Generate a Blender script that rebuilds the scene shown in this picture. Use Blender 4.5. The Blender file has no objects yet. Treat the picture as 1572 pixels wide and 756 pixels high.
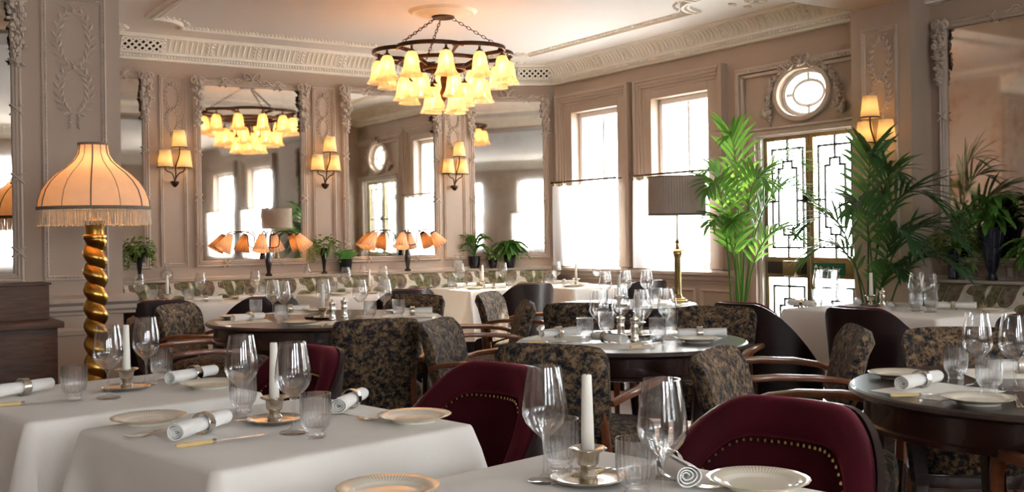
import bpy, bmesh, math, random
from mathutils import Vector, Matrix
random.seed(7)
PI = math.pi
scene = bpy.context.scene
COL = scene.collection

# ------------------------------------------------------------------ camera, world, sun, exposure
F_PX, W_PX, H_PX = 1600.0, 1572, 756
ROLL = 0.015
cam_d = bpy.data.cameras.new('camera')
cam = bpy.data.objects.new('camera', cam_d)
COL.objects.link(cam)
cam_d.sensor_fit = 'HORIZONTAL'
cam_d.sensor_width = 36.0
cam_d.lens = F_PX / W_PX * 36.0
cam_d.shift_y = -18.0 / W_PX
cam_d.clip_start = 0.05
cam_d.clip_end = 200
cam.matrix_world = Matrix.Translation((0, 0, 1.23)) @ Matrix.Rotation(PI / 2, 4, 'X') @ Matrix.Rotation(-ROLL, 4, 'Z')
scene.camera = cam

world = bpy.data.worlds.new('sky')
scene.world = world
world.use_nodes = True
_bg = world.node_tree.nodes['Background']
_bg.inputs[0].default_value = (0.87, 0.94, 1.0, 1)
_bg.inputs[1].default_value = 15.0

sun_d = bpy.data.lights.new('sun', 'SUN')
sun_d.energy = 12.0
sun_d.angle = 0.02
sun_d.color = (1.0, 0.9, 0.74)
sun = bpy.data.objects.new('sun', sun_d)
COL.objects.link(sun)
sun.rotation_euler = Vector((-0.62, -0.62, -0.62)).to_track_quat('-Z', 'Y').to_euler()

vs = scene.view_settings
vs.view_transform = 'Standard'
vs.look = 'None'
vs.exposure = 0.9
vs.gamma = 1.0
vs.use_curve_mapping = False
try:
    cy = scene.cycles
    cy.max_bounces = 10
    cy.diffuse_bounces = 5
    cy.glossy_bounces = 5
    cy.transmission_bounces = 8
    cy.transparent_max_bounces = 40
    cy.caustics_reflective = False
    cy.caustics_refractive = False
    cy.sample_clamp_indirect = 6.0
    cy.use_denoising = True
except Exception:
    pass

# ------------------------------------------------------------------ room frame
OL = Vector((-0.37016, 10.6575, 0))
UL = Vector((0.831126, 0.556084, 0))     # along the mirrored wall
NL = Vector((0.556084, -0.831126, 0))    # out of the mirrored wall into the room
OW = Vector((0.46478, 10.71, 0))
UW, NW = NL.copy(), -UL
OP = Vector((-2.67195, 6.2265, 0))
UC = Vector((0.998029, 0.062754, 0))
NC = Vector((0.062754, -0.998029, 0))
CEIL = 2.94

def frame(O, U):
    """local x along the wall, local y INTO the wall (room is at -y), z up"""
    m = Matrix.Identity(4)
    y = Vector((-U.y, U.x, 0))
    for i in range(3):
        m[i][0], m[i][1], m[i][2], m[i][3] = U[i], y[i], (0, 0, 1)[i], O[i]
    return m
ML, MW, MP, MC = frame(OL, UL), frame(OW, UW), frame(OP, UL), frame(OL, UC)
def wpt(M, s, d, z):
    return M @ Vector((s, -d, z))

# ------------------------------------------------------------------ mesh builder
class MB:
    def __init__(self):
        self.v, self.f = [], []
    def add(self, vs_, fs_, M=None):
        o = len(self.v)
        for p in vs_:
            p = Vector(p)
            self.v.append(M @ p if M is not None else p)
        for f in fs_:
            self.f.append([i + o for i in f])
        return self
    def box(self, x0, x1, y0, y1, z0, z1, M=None):
        x0, x1 = min(x0, x1), max(x0, x1); y0, y1 = min(y0, y1), max(y0, y1); z0, z1 = min(z0, z1), max(z0, z1)
        v = [(x0, y0, z0), (x1, y0, z0), (x1, y1, z0), (x0, y1, z0), (x0, y0, z1), (x1, y0, z1), (x1, y1, z1), (x0, y1, z1)]
        f = [(0, 3, 2, 1), (4, 5, 6, 7), (0, 1, 5, 4), (1, 2, 6, 5), (2, 3, 7, 6), (3, 0, 4, 7)]
        return self.add(v, f, M)
    def wbox(self, s0, s1, d0, d1, z0, z1):
        return self.box(s0, s1, -d0, -d1, z0, z1)
    def lathe(self, prof, n=24, M=None, mod=None, a0=0.0, a1=2 * PI):
        full = abs(a1 - a0 - 2 * PI) < 1e-6
        k = n if full else n + 1
        v, f = [], []
        for (r, z) in prof:
            for i in range(k):
                a = a0 + (a1 - a0) * i / n
                rr = r * (mod(a, z) if mod else 1.0)
                v.append((rr * math.cos(a), rr * math.sin(a), z))
        for j in range(len(prof) - 1):
            for i in range(n):
                i2 = (i + 1) % k
                f.append((j * k + i, j * k + i2, (j + 1) * k + i2, (j + 1) * k + i))
        if full:
            if prof[0][0] > 1e-5: f.append(tuple(range(k - 1, -1, -1)))
            if prof[-1][0] > 1e-5: f.append(tuple((len(prof) - 1) * k + i for i in range(k)))
        return self.add(v, f, M)
    def ringlathe(self, prof, n=24, M=None, mod=None):
        """closed profile revolved: a hollow ring / vessel wall"""
        v, f = [], []
        for (r, z) in prof:
            for i in range(n):
                a = 2 * PI * i / n
                rr = r * (mod(a, z) if mod else 1.0)
                v.append((rr * math.cos(a), rr * math.sin(a), z))
        m = len(prof)
        for j in range(m):
            j2 = (j + 1) % m
            for i in range(n):
                i2 = (i + 1) % n
                f.append((j * n + i, j * n + i2, j2 * n + i2, j2 * n + i))
        return self.add(v, f, M)
    def tube(self, pts, rad, n=8, M=None, closed=False, flat=None, up=None):
        """rad: number or list; flat: (a, b) half sizes of a flattened section instead of a round one"""
        pts = [Vector(p) for p in pts]
        m = len(pts)
        rr = rad if isinstance(rad, (list, tuple)) else [rad] * m
        tang = []
        for i in range(m):
            if closed:
                t = pts[(i + 1) % m] - pts[i - 1]
            else:
                t = pts[min(i + 1, m - 1)] - pts[max(i - 1, 0)]
            tang.append(t.normalized() if t.length > 1e-9 else Vector((0, 0, 1)))
        if up is None:
            up = Vector((0, 0, 1)) if abs(tang[0].z) < 0.9 else Vector((1, 0, 0))
        nrm = Vector(up) - tang[0] * Vector(up).dot(tang[0])
        nrm.normalize()
        v, f = [], []
        for i in range(m):
            nrm = nrm - tang[i] * nrm.dot(tang[i])
            if nrm.length < 1e-6: nrm = Vector((1, 0, 0))
            nrm.normalize()
            b = tang[i].cross(nrm)
            for j in range(n):
                a = 2 * PI * (j + 0.5) / n
                ca, sa = math.cos(a), math.sin(a)
                if flat:
                    fa = flat[i] if isinstance(flat, list) else flat
                    e = 0.55
                    ca = math.copysign(abs(ca) ** e, ca); sa = math.copysign(abs(sa) ** e, sa)
                    v.append(pts[i] + nrm * ca * fa[0] + b * sa * fa[1])
                else:
                    v.append(pts[i] + (nrm * ca + b * sa) * rr[i])
        k = m if closed else m - 1
        for i in range(k):
            i2 = (i + 1) % m
            for j in range(n):
                j2 = (j + 1) % n
                f.append((i * n + j, i * n + j2, i2 * n + j2, i2 * n + j))
        if not closed:
            f.append(tuple(range(n - 1, -1, -1)))
            f.append(tuple((m - 1) * n + j for j in range(n)))
        return self.add(v, f, M)
    def grid(self, fn, nu, nv, M=None, wrap=False):
        v = [fn(i / nu, j / nv) for j in range(nv + 1) for i in range(nu + (0 if wrap else 1))]
        k = nu if wrap else nu + 1
        f = []
        for j in range(nv):
            for i in range(nu):
                i2 = (i + 1) % k
                f.append((j * k + i, j * k + i2, (j + 1) * k + i2, (j + 1) * k + i))
        return self.add(v, f, M)
    def slab(self, fn, nu, nv, th, M=None):
        """a sheet with thickness: fn(u, v) -> point, th -> thickness along the vertex normal"""
        P = [[Vector(fn(i / nu, j / nv)) for i in range(nu + 1)] for j in range(nv + 1)]
        def nor(j, i):
            du = P[j][min(i + 1, nu)] - P[j][max(i - 1, 0)]
            dv = P[min(j + 1, nv)][i] - P[max(j - 1, 0)][i]
            c = du.cross(dv)
            return c.normalized() if c.length > 1e-12 else Vector((0, 0, 1))
        k = nu + 1
        v = [P[j][i] for j in range(nv + 1) for i in range(k)]
        v += [P[j][i] + nor(j, i) * (th(i / nu, j / nv) if callable(th) else th) for j in range(nv + 1) for i in range(k)]
        o = k * (nv + 1)
        f = []
        for j in range(nv):
            for i in range(nu):
                a, b, c, d = j * k + i, j * k + i + 1, (j + 1) * k + i + 1, (j + 1) * k + i
                f.append((a, d, c, b)); f.append((a + o, b + o, c + o, d + o))
        for i in range(nu):
            f.append((i, i + 1, i + 1 + o, i + o))
            q = nv * k
            f.append((q + i, q + i + o, q + i + 1 + o, q + i + 1))
        for j in range(nv):
            f.append((j * k, j * k + o, (j + 1) * k + o, (j + 1) * k))
            f.append((j * k + nu, (j + 1) * k + nu, (j + 1) * k + nu + o, j * k + nu + o))
        return self.add(v, f, M)
    def prism(self, poly, z0, z1, M=None):
        n = len(poly)
        v = [(x, y, z0) for x, y in poly] + [(x, y, z1) for x, y in poly]
        f = [tuple(range(n - 1, -1, -1)), tuple(n + i for i in range(n))]
        for i in range(n):
            j = (i + 1) % n
            f.append((i, j, n + j, n + i))
        return self.add(v, f, M)
    def blob(self, c, r, M=None, n=6, m=4):
        rx, ry, rz = r if isinstance(r, (tuple, list)) else (r, r, r)
        prof = []
        v = [(c[0], c[1], c[2] - rz)]
        for j in range(1, m):
            t = PI * j / m
            for i in range(n):
                a = 2 * PI * i / n
                v.append((c[0] + rx * math.sin(t) * math.cos(a), c[1] + ry * math.sin(t) * math.sin(a), c[2] - rz * math.cos(t)))
        v.append((c[0], c[1], c[2] + rz))
        f = []
        for i in range(n):
            f.append((0, 1 + (i + 1) % n, 1 + i))
        for j in range(m - 2):
            for i in range(n):
                a, b = 1 + j * n + i, 1 + j * n + (i + 1) % n
                f.append((a, b, b + n, a + n))
        t = len(v) - 1
        q = 1 + (m - 2) * n
        for i in range(n):
            f.append((q + i, q + (i + 1) % n, t))
        return self.add(v, f, M)
    def build(self, name, mat, parent=None, M=None, bevel=0.0, seg=2, smooth=True, ang=38, kind=None, label=None):
        me = bpy.data.meshes.new(name)
        me.from_pydata([tuple(p) for p in self.v], [], self.f)
        bm = bmesh.new(); bm.from_mesh(me)
        bmesh.ops.recalc_face_normals(bm, faces=bm.faces)
        if bevel > 0:
            es = [e for e in bm.edges if len(e.link_faces) == 2 and e.calc_face_angle(0) > 0.6]
            bmesh.ops.bevel(bm, geom=es, offset=bevel, segments=seg, profile=0.6, affect='EDGES', clamp_overlap=True)
        bm.to_mesh(me); bm.free()
        if smooth:
            me.shade_smooth()
            me.set_sharp_from_angle(angle=math.radians(ang))
        me.materials.append(mat)
        o = bpy.data.objects.new(name, me)
        COL.objects.link(o)
        if parent is not None:
            o.parent = parent
        if M is not None:
            if parent is not None: o.matrix_local = M
            else: o.matrix_world = M
        if kind: o['kind'] = kind
        if label: o['label'] = label
        return o

def tag(o, label, cat, group=None):
    o['label'] = label; o['category'] = cat
    if group: o['group'] = group
    return o
def struct(o):
    o['kind'] = 'structure'
    return o
def thing(name, loc=(0, 0, 0), rz=0.0, M=None):
    o = bpy.data.objects.new(name, None)
    o.empty_display_size = 0.05
    COL.objects.link(o)
    if M is not None: o.matrix_world = M
    else:
        o.matrix_world = Matrix.Translation(loc) @ Matrix.Rotation(rz, 4, 'Z')
    return o
KIDS = {}
def copy_tree(o, parent=None):
    c = o.copy()
    COL.objects.link(c)
    if parent is not None:
        c.parent = parent
        c.matrix_parent_inverse = o.matrix_parent_inverse
    for ch in list(o.children):
        copy_tree(ch, c)
    return c
PROTO = {}
def inst(key, builder, loc, rz, label, cat, group=None, lean=None):
    M = Matrix.Translation(loc) @ Matrix.Rotation(rz, 4, 'Z')
    if lean is not None: M = M @ lean
    if key not in PROTO:
        o = builder()
        PROTO[key] = o
    else:
        src = PROTO[key]
        o = copy_tree(src)
    o.matrix_world = M
    tag(o, label, cat, group)
    return o

def spline(pts, k=5):
    """Catmull-Rom through the points"""
    P = [Vector(p) for p in pts]
    out = []
    for i in range(len(P) - 1):
        a, b, c, d = P[max(i - 1, 0)], P[i], P[i + 1], P[min(i + 2, len(P) - 1)]
        for j in range(k):
            t = j / k
            out.append(.5 * (2 * b + (c - a) * t + (2 * a - 5 * b + 4 * c - d) * t * t + (3 * b - a - 3 * c + d) * t ** 3))
    out.append(P[-1])
    return out
# ------------------------------------------------------------------ materials
MATS = {}
def new_mat(name):
    m = bpy.data.materials.new(name)
    m.use_nodes = True
    nt = m.node_tree
    return m, nt, nt.nodes['Principled BSDF'], nt.nodes['Material Output']
def nd(nt, typ, **kw):
    n = nt.nodes.new(typ)
    for k, v in kw.items(): setattr(n, k, v)
    return n
def mth(nt, op, a, b=None, c=None, clamp=False):
    n = nt.nodes.new('ShaderNodeMath'); n.operation = op; n.use_clamp = clamp
    for i, x in enumerate((a, b, c)):
        if x is None: continue
        if isinstance(x, (int, float)): n.inputs[i].default_value = x
        else: nt.links.new(x, n.inputs[i])
    return n.outputs[0]
def mixc(nt, fac, a, b, blend='MIX'):
    n = nt.nodes.new('ShaderNodeMix'); n.data_type = 'RGBA'; n.blend_type = blend
    for i, x in ((0, fac), (6, a), (7, b)):
        if isinstance(x, (int, float)): n.inputs[i].default_value = x
        elif isinstance(x, (tuple, list)): n.inputs[i].default_value = (*x[:3], 1)
        else: nt.links.new(x, n.inputs[i])
    return n.outputs[2]
def coords(nt, kind='Object', scale=(1, 1, 1)):
    t = nd(nt, 'ShaderNodeTexCoord')
    mp = nd(nt, 'ShaderNodeMapping')
    mp.inputs['Scale'].default_value = scale
    nt.links.new(t.outputs[kind], mp.inputs[0])
    return mp.outputs[0]
def noise(nt, vec, scale, detail=3.0, rough=0.5):
    n = nd(nt, 'ShaderNodeTexNoise')
    n.inputs['Scale'].default_value = scale
    n.inputs['Detail'].default_value = detail
    n.inputs['Roughness'].default_value = rough
    nt.links.new(vec, n.inputs['Vector'])
    return n.outputs[0]
def ramp(nt, fac, stops):
    r = nd(nt, 'ShaderNodeValToRGB')
    el = r.color_ramp.elements
    while len(el) < len(stops): el.new(0.5)
    for e, (p, c) in zip(el, stops):
        e.position = p; e.color = (*c[:3], 1)
    nt.links.new(fac, r.inputs[0])
    return r.outputs[0]
def bump(nt, p, h, strength, dist=0.01):
    b = nd(nt, 'ShaderNodeBump')
    b.inputs['Strength'].default_value = strength
    b.inputs['Distance'].default_value = dist
    nt.links.new(h, b.inputs['Height'])
    nt.links.new(b.outputs[0], p.inputs['Normal'])

def plain(name, col, rough=0.5, metal=0.0, var=0.0, vscale=8.0, bmp=0.0, bscale=60.0, coat=0.0, sheen=0.0, spec=None, stretch=(1, 1, 1), col2=None, bdist=0.004, kind='Object'):
    m, nt, p, out = new_mat(name)
    p.inputs['Roughness'].default_value = rough
    p.inputs['Metallic'].default_value = metal
    p.inputs['Coat Weight'].default_value = coat
    p.inputs['Sheen Weight'].default_value = sheen
    if spec is not None: p.inputs['Specular IOR Level'].default_value = spec
    vec = coords(nt, kind, stretch)
    c2 = col2 if col2 else tuple(x * (1 - var) for x in col)
    nz = noise(nt, vec, vscale, 4.0, 0.6)
    c = ramp(nt, nz, [(0.3, c2), (0.7, col)])
    nt.links.new(c, p.inputs['Base Color'])
    if bmp > 0:
        bump(nt, p, noise(nt, vec, bscale, 3.0), bmp, bdist)
    MATS[name] = m
    return m

paint = plain('taupe_wall_paint', (0.455, 0.35, 0.272), 0.6, var=0.07, vscale=2.5, bmp=0.15, bscale=140, kind='Generated')
paint_relief = plain('taupe_plaster_relief', (0.55, 0.45, 0.37), 0.55, var=0.10, vscale=14, bmp=0.15, bscale=90)
cream = plain('cream_cornice_paint', (0.88, 0.83, 0.74), 0.6, var=0.06, vscale=9, bmp=0.1, bscale=90)
ceilw = plain('ceiling_paint', (0.90, 0.86, 0.83), 0.7, var=0.04, vscale=1.5, kind='Generated')
darkhole = plain('dark_void', (0.012, 0.01, 0.01), 0.9)  # shade of the lattice holes, put into a near-black colour
mahog = plain('dark_mahogany', (0.032, 0.010, 0.006), 0.26, var=0.5, vscale=5, coat=0.4, stretch=(3, 3, 26), bmp=0.03)
mahog_top = plain('polished_dark_tabletop', (0.035, 0.017, 0.011), 0.30, var=0.5, vscale=4, coat=0.25, stretch=(2, 22, 2))
armwood = plain('chestnut_arm_wood', (0.26, 0.085, 0.032), 0.28, var=0.45, vscale=6, coat=0.5, stretch=(6, 2, 6))
shellwood = plain('dark_shell_veneer', (0.018, 0.006, 0.005), 0.38, var=0.5, vscale=5, coat=0.12, stretch=(2, 2, 20))
oldoak = plain('worn_dark_oak', (0.11, 0.055, 0.035), 0.5, var=0.7, vscale=5, bmp=0.4, bscale=30, stretch=(1.5, 8, 14))
velvet = plain('burgundy_velvet', (0.040, 0.0022, 0.006), 0.75, var=0.35, vscale=6, sheen=0.35, bmp=0.05, spec=0.1)
MATS['burgundy_velvet'].node_tree.nodes['Principled BSDF'].inputs['Sheen Tint'].default_value = (0.75, 0.12, 0.18, 1)
linen = plain('white_linen', (0.80, 0.76, 0.70), 0.85, var=0.03, vscale=6, bmp=0.35, bscale=7, bdist=0.012, sheen=0.1)
napkinm = plain('white_napkin_cotton', (0.86, 0.84, 0.80), 0.9, var=0.04, vscale=30, bmp=0.2, bscale=320, bdist=0.002)
paper = plain('white_paper_mat', (0.84, 0.81, 0.74), 0.8, var=0.02)
wax = plain('ivory_wax', (0.87, 0.83, 0.74), 0.45, var=0.03)
wick = plain('burnt_wick', (0.02, 0.015, 0.012), 0.9)
silver = plain('tarnished_silver', (0.80, 0.74, 0.64), 0.16, metal=1.0, var=0.22, vscale=30)
steel = plain('polished_steel', (0.75, 0.75, 0.75), 0.14, metal=1.0, var=0.1)
ivory = plain('yellowed_bone_handle', (0.72, 0.52, 0.24), 0.35, var=0.2, vscale=20)
brass = plain('aged_brass', (0.52, 0.37, 0.14), 0.26, metal=1.0, var=0.4, vscale=12)
doorbrass = plain('brass_door_stile', (0.30, 0.235, 0.11), 0.34, metal=0.7, var=0.35, vscale=9)
goldleaf = plain('worn_gold_leaf', (0.72, 0.42, 0.09), 0.28, metal=1.0, col2=(0.30, 0.13, 0.03), vscale=9, bmp=0.2, bscale=40)
bronze = plain('dark_bronze', (0.10, 0.05, 0.03), 0.38, metal=0.85, var=0.4, vscale=20)
iron = plain('black_lead', (0.05, 0.045, 0.04), 0.5, metal=0.6)
potblack = plain('black_glazed_pot', (0.012, 0.012, 0.016), 0.25, var=0.3, coat=0.4)
soil = plain('dark_soil', (0.03, 0.02, 0.012), 0.95, bmp=0.6, bscale=60)
bluevase = plain('navy_cut_vase', (0.016, 0.020, 0.042), 0.15, var=0.6, vscale=40, coat=0.6, bmp=0.5, bscale=50)
braid = plain('grey_brown_braid', (0.26, 0.20, 0.14), 0.8, var=0.4, vscale=120)
fringe = plain('pale_silk_fringe', (0.66, 0.52, 0.38), 0.7, var=0.25, vscale=60)
sill_white = plain('white_window_paint', (0.78, 0.74, 0.69), 0.5, var=0.03)
leather = plain('brown_tile', (0.3, 0.2, 0.12), 0.5)
stone = plain('pale_paving', (0.6, 0.56, 0.5), 0.85, var=0.2, vscale=3)

def glass_mat(name, tint=(0.97, 0.98, 0.98), edge=(0.42, 0.45, 0.47), refl=1.0, rough=0.02, refr=0.0):
    m, nt, p, out = new_mat(name)
    nt.nodes.remove(p)
    tr = nd(nt, 'ShaderNodeBsdfTransparent'); gl = nd(nt, 'ShaderNodeBsdfGlossy')
    gl.inputs['Roughness'].default_value = rough
    gl.inputs['Color'].default_value = (1, 1, 1, 1)
    lw = nd(nt, 'ShaderNodeLayerWeight'); lw.inputs['Blend'].default_value = 0.5
    c = ramp(nt, lw.outputs['Facing'], [(0.66, tint), (0.97, edge)])
    nt.links.new(c, tr.inputs[0])
    fr = mth(nt, 'MULTIPLY_ADD', mth(nt, 'POWER', lw.outputs['Facing'], 4.0), 0.9, 0.045)
    k = mth(nt, 'MULTIPLY', fr, refl, clamp=True)
    thru = tr.outputs[0]
    if refr > 0:
        rf = nd(nt, 'ShaderNodeBsdfRefraction'); rf.inputs['IOR'].default_value = 1.48; rf.inputs['Roughness'].default_value = 0.0
        nt.links.new(c, rf.inputs['Color'])
        m2 = nd(nt, 'ShaderNodeMixShader'); m2.inputs[0].default_value = refr
        nt.links.new(tr.outputs[0], m2.inputs[1]); nt.links.new(rf.outputs[0], m2.inputs[2]); thru = m2.outputs[0]
    mx = nd(nt, 'ShaderNodeMixShader')
    nt.links.new(k, mx.inputs[0]); nt.links.new(thru, mx.inputs[1]); nt.links.new(gl.outputs[0], mx.inputs[2])
    nt.links.new(mx.outputs[0], out.inputs[0])
    MATS[name] = m
    return m
glass = glass_mat('clear_crystal', (0.99, 0.993, 0.995), refl=1.0, rough=0.0, refr=0.10)
pane_glass = glass_mat('window_glass', (0.98, 0.98, 0.98), (0.8, 0.8, 0.8), 0.7)
tumbler_glass = glass_mat('ribbed_crystal', (0.985, 0.99, 0.995), (0.45, 0.49, 0.53), 1.4, 0.01, 0.22)

def mirror_mat(name, c1, c2, c3, rough, patch):
    m, nt, p, out = new_mat(name)
    p.inputs['Metallic'].default_value = 1.0
    vec = coords(nt, 'Object')
    a = noise(nt, vec, patch, 5.0, 0.65)
    c = ramp(nt, a, [(0.30, c2), (0.5, c1), (0.75, c3)])
    nt.links.new(c, p.inputs['Base Color'])
    r = noise(nt, vec, patch * 1.7, 4.0, 0.6)
    rr = mth(nt, 'MULTIPLY_ADD', r, rough * 2, 0.0)
    nt.links.new(rr, p.inputs['Roughness'])
    return m
mirror = mirror_mat('foxed_mirror', (0.78, 0.75, 0.69), (0.62, 0.56, 0.48), (0.80, 0.79, 0.76), 0.03, 2.2)
mirror_warm = mirror_mat('rust_foxed_mirror', (0.74, 0.64, 0.55), (0.60, 0.36, 0.24), (0.74, 0.68, 0.62), 0.05, 3.2)

def tapestry(name):
    m, nt, p, out = new_mat(name)
    p.inputs['Roughness'].default_value = 0.85
    p.inputs['Sheen Weight'].default_value = 0.05
    p.inputs['Specular IOR Level'].default_value = 0.2
    vec = coords(nt, 'Object')
    a = noise(nt, vec, 32.0, 8.0, 0.82)
    b = noise(nt, vec, 60.0, 5.0, 0.75)
    base = ramp(nt, a, [(0.40, (0.010, 0.012, 0.018)), (0.46, (0.030, 0.034, 0.044)), (0.50, (0.14, 0.085, 0.042)), (0.57, (0.31, 0.215, 0.125)), (0.68, (0.09, 0.052, 0.028))])
    dark = ramp(nt, b, [(0.38, (0.10, 0.10, 0.12)), (0.55, (1, 1, 1))])
    c = mixc(nt, 0.85, base, dark, 'MULTIPLY')
    nt.links.new(c, p.inputs['Base Color'])
    bump(nt, p, noise(nt, vec, 300.0, 2.0), 0.15, 0.003)
    MATS[name] = m
    return m
tapest = tapestry('navy_tan_tapestry')

def banquette_mat(name):
    """cream ground, large olive leaf rosettes with ochre flower centres, set out in a half-drop repeat"""
    m, nt, p, out = new_mat(name)
    p.inputs['Roughness'].default_value = 0.85
    t = nd(nt, 'ShaderNodeTexCoord')
    sp = nd(nt, 'ShaderNodeSeparateXYZ')
    nt.links.new(t.outputs['Object'], sp.inputs[0])
    x = mth(nt, 'MULTIPLY', sp.outputs[0], 2.7)
    zy = mth(nt, 'SUBTRACT', sp.outputs[2], sp.outputs[1])
    z = mth(nt, 'MULTIPLY', zy, 3.4)
    z = mth(nt, 'ADD', z, 0.62)
    def rosette(ox, oz, n, r0, amp, ph):
        fx = mth(nt, 'SUBTRACT', mth(nt, 'FRACT', mth(nt, 'ADD', x, ox)), 0.5)
        fz = mth(nt, 'SUBTRACT', mth(nt, 'FRACT', mth(nt, 'ADD', z, oz)), 0.5)
        r = mth(nt, 'SQRT', mth(nt, 'ADD', mth(nt, 'MULTIPLY', fx, fx), mth(nt, 'MULTIPLY', fz, fz)))
        th = mth(nt, 'ARCTAN2', fz, fx)
        w = mth(nt, 'COSINE', mth(nt, 'MULTIPLY_ADD', th, n, ph))
        rad = mth(nt, 'MULTIPLY_ADD', mth(nt, 'ABSOLUTE', w), amp, r0)
        return mth(nt, 'SUBTRACT', rad, r), r
    d1, r1 = rosette(0.0, 0.0, 3.0, 0.20, 0.26, 0.3)
    d2, r2 = rosette(0.5, 0.5, 2.0, 0.14, 0.30, 0.8)
    fl, _ = rosette(0.0, 0.0, 6.0, 0.09, 0.05, 0.0)
    fl2, _ = rosette(0.5, 0.5, 5.0, 0.10, 0.06, 0.5)
    nz = noise(nt, t.outputs['Object'], 26.0, 4.0, 0.6)
    ground = ramp(nt, nz, [(0.35, (0.47, 0.42, 0.34)), (0.65, (0.60, 0.55, 0.46))])
    olive = ramp(nt, nz, [(0.36, (0.05, 0.048, 0.022)), (0.62, (0.17, 0.155, 0.075))])
    brown = ramp(nt, nz, [(0.36, (0.07, 0.045, 0.03)), (0.62, (0.21, 0.16, 0.10))])
    ochre = ramp(nt, nz, [(0.36, (0.27, 0.17, 0.06)), (0.62, (0.50, 0.37, 0.17))])
    def step(v, s): return mth(nt, 'MULTIPLY', v, s, clamp=True)
    c = mixc(nt, step(mth(nt, 'SUBTRACT', 0.025, mth(nt, 'ABSOLUTE', d2)), 60), ground, (0.10, 0.07, 0.05))
    c = mixc(nt, step(d2, 40), c, brown)
    c = mixc(nt, step(d1, 40), c, olive)
    edge = mth(nt, 'SUBTRACT', 0.016, mth(nt, 'ABSOLUTE', mth(nt, 'SUBTRACT', d1, 0.05)))
    c = mixc(nt, step(edge, 60), c, (0.36, 0.33, 0.22))
    c = mixc(nt, step(fl, 40), c, ochre)
    c = mixc(nt, step(fl2, 40), c, ochre)
    nt.links.new(c, p.inputs['Base Color'])
    bump(nt, p, noise(nt, t.outputs['Object'], 240.0, 2.0), 0.2, 0.003)
    MATS[name] = m
    return m
banq_fab = banquette_mat('olive_floral_weave')

def plate_mat(name):
    m, nt, p, out = new_mat(name)
    p.inputs['Roughness'].default_value = 0.12
    p.inputs['Coat Weight'].default_value = 0.0
    t = nd(nt, 'ShaderNodeTexCoord'); sp = nd(nt, 'ShaderNodeSeparateXYZ')
    nt.links.new(t.outputs['Object'], sp.inputs[0])
    x, y = sp.outputs[0], sp.outputs[1]
    r = mth(nt, 'SQRT', mth(nt, 'ADD', mth(nt, 'MULTIPLY', x, x), mth(nt, 'MULTIPLY', y, y)))
    th = mth(nt, 'ARCTAN2', y, x)
    w = mth(nt, 'COSINE', mth(nt, 'MULTIPLY', th, 84.0))
    spoke = mth(nt, 'GREATER_THAN', w, 0.35)
    band = mth(nt, 'MULTIPLY', mth(nt, 'GREATER_THAN', r, 0.068), mth(nt, 'LESS_THAN', r, 0.0915))
    k = mth(nt, 'MULTIPLY', mth(nt, 'MULTIPLY', spoke, band), 0.55)
    c = mixc(nt, k, (0.80, 0.75, 0.64), (0.42, 0.33, 0.18))
    rim = mth(nt, 'GREATER_THAN', r, 0.0925)
    c = mixc(nt, mth(nt, 'MULTIPLY', rim, 0.6), c, (0.45, 0.33, 0.15))
    nt.links.new(c, p.inputs['Base Color'])
    return m
china = plate_mat('cream_china')

def silk(name, col, trans=0.55, glow=0.0, gcol=(1, 0.62, 0.25)):
    m, nt, p, out = new_mat(name)
    nt.nodes.remove(p)
    df = nd(nt, 'ShaderNodeBsdfDiffuse'); tl = nd(nt, 'ShaderNodeBsdfTranslucent'); mx = nd(nt, 'ShaderNodeMixShader')
    vec = coords(nt, 'Object')
    c = mixc(nt, noise(nt, vec, 20.0, 4.0), tuple(x * 0.85 for x in col), col)
    nt.links.new(c, df.inputs[0]); nt.links.new(c, tl.inputs[0])
    mx.inputs[0].default_value = trans
    nt.links.new(df.outputs[0], mx.inputs[1]); nt.links.new(tl.outputs[0], mx.inputs[2])
    res = mx.outputs[0]
    if glow > 0:
        em = nd(nt, 'ShaderNodeEmission'); em.inputs[0].default_value = (*gcol, 1); em.inputs[1].default_value = glow
        ad = nd(nt, 'ShaderNodeAddShader')
        nt.links.new(res, ad.inputs[0]); nt.links.new(em.outputs[0], ad.inputs[1]); res = ad.outputs[0]
    nt.links.new(res, out.inputs[0])
    MATS[name] = m
    return m
shade_ivory = silk('ivory_paper_shade', (0.92, 0.82, 0.62), 0.6)
shade_gold = silk('peach_silk_shade', (0.90, 0.74, 0.56), 0.42)
shade_pink = silk('pleated_peach_shade', (0.88, 0.68, 0.52), 0.5)
shade_grey = silk('pleated_grey_shade', (0.62, 0.52, 0.44), 0.35)
sheer_m, _nt, _p, _out = new_mat('white_sheer_voile')
def _sheer():
    nt, out = _nt, _out
    nt.nodes.remove(_p)
    df = nd(nt, 'ShaderNodeBsdfDiffuse'); tl = nd(nt, 'ShaderNodeBsdfTranslucent'); tr = nd(nt, 'ShaderNodeBsdfTransparent')
    df.inputs[0].default_value = (0.9, 0.9, 0.9, 1); tl.inputs[0].default_value = (0.93, 0.93, 0.93, 1)
    a = nd(nt, 'ShaderNodeMixShader'); b = nd(nt, 'ShaderNodeMixShader')
    a.inputs[0].default_value = 0.7; b.inputs[0].default_value = 0.38
    nt.links.new(df.outputs[0], a.inputs[1]); nt.links.new(tl.outputs[0], a.inputs[2])
    nt.links.new(a.outputs[0], b.inputs[1]); nt.links.new(tr.outputs[0], b.inputs[2])
    nt.links.new(b.outputs[0], out.inputs[0])
_sheer()
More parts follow.
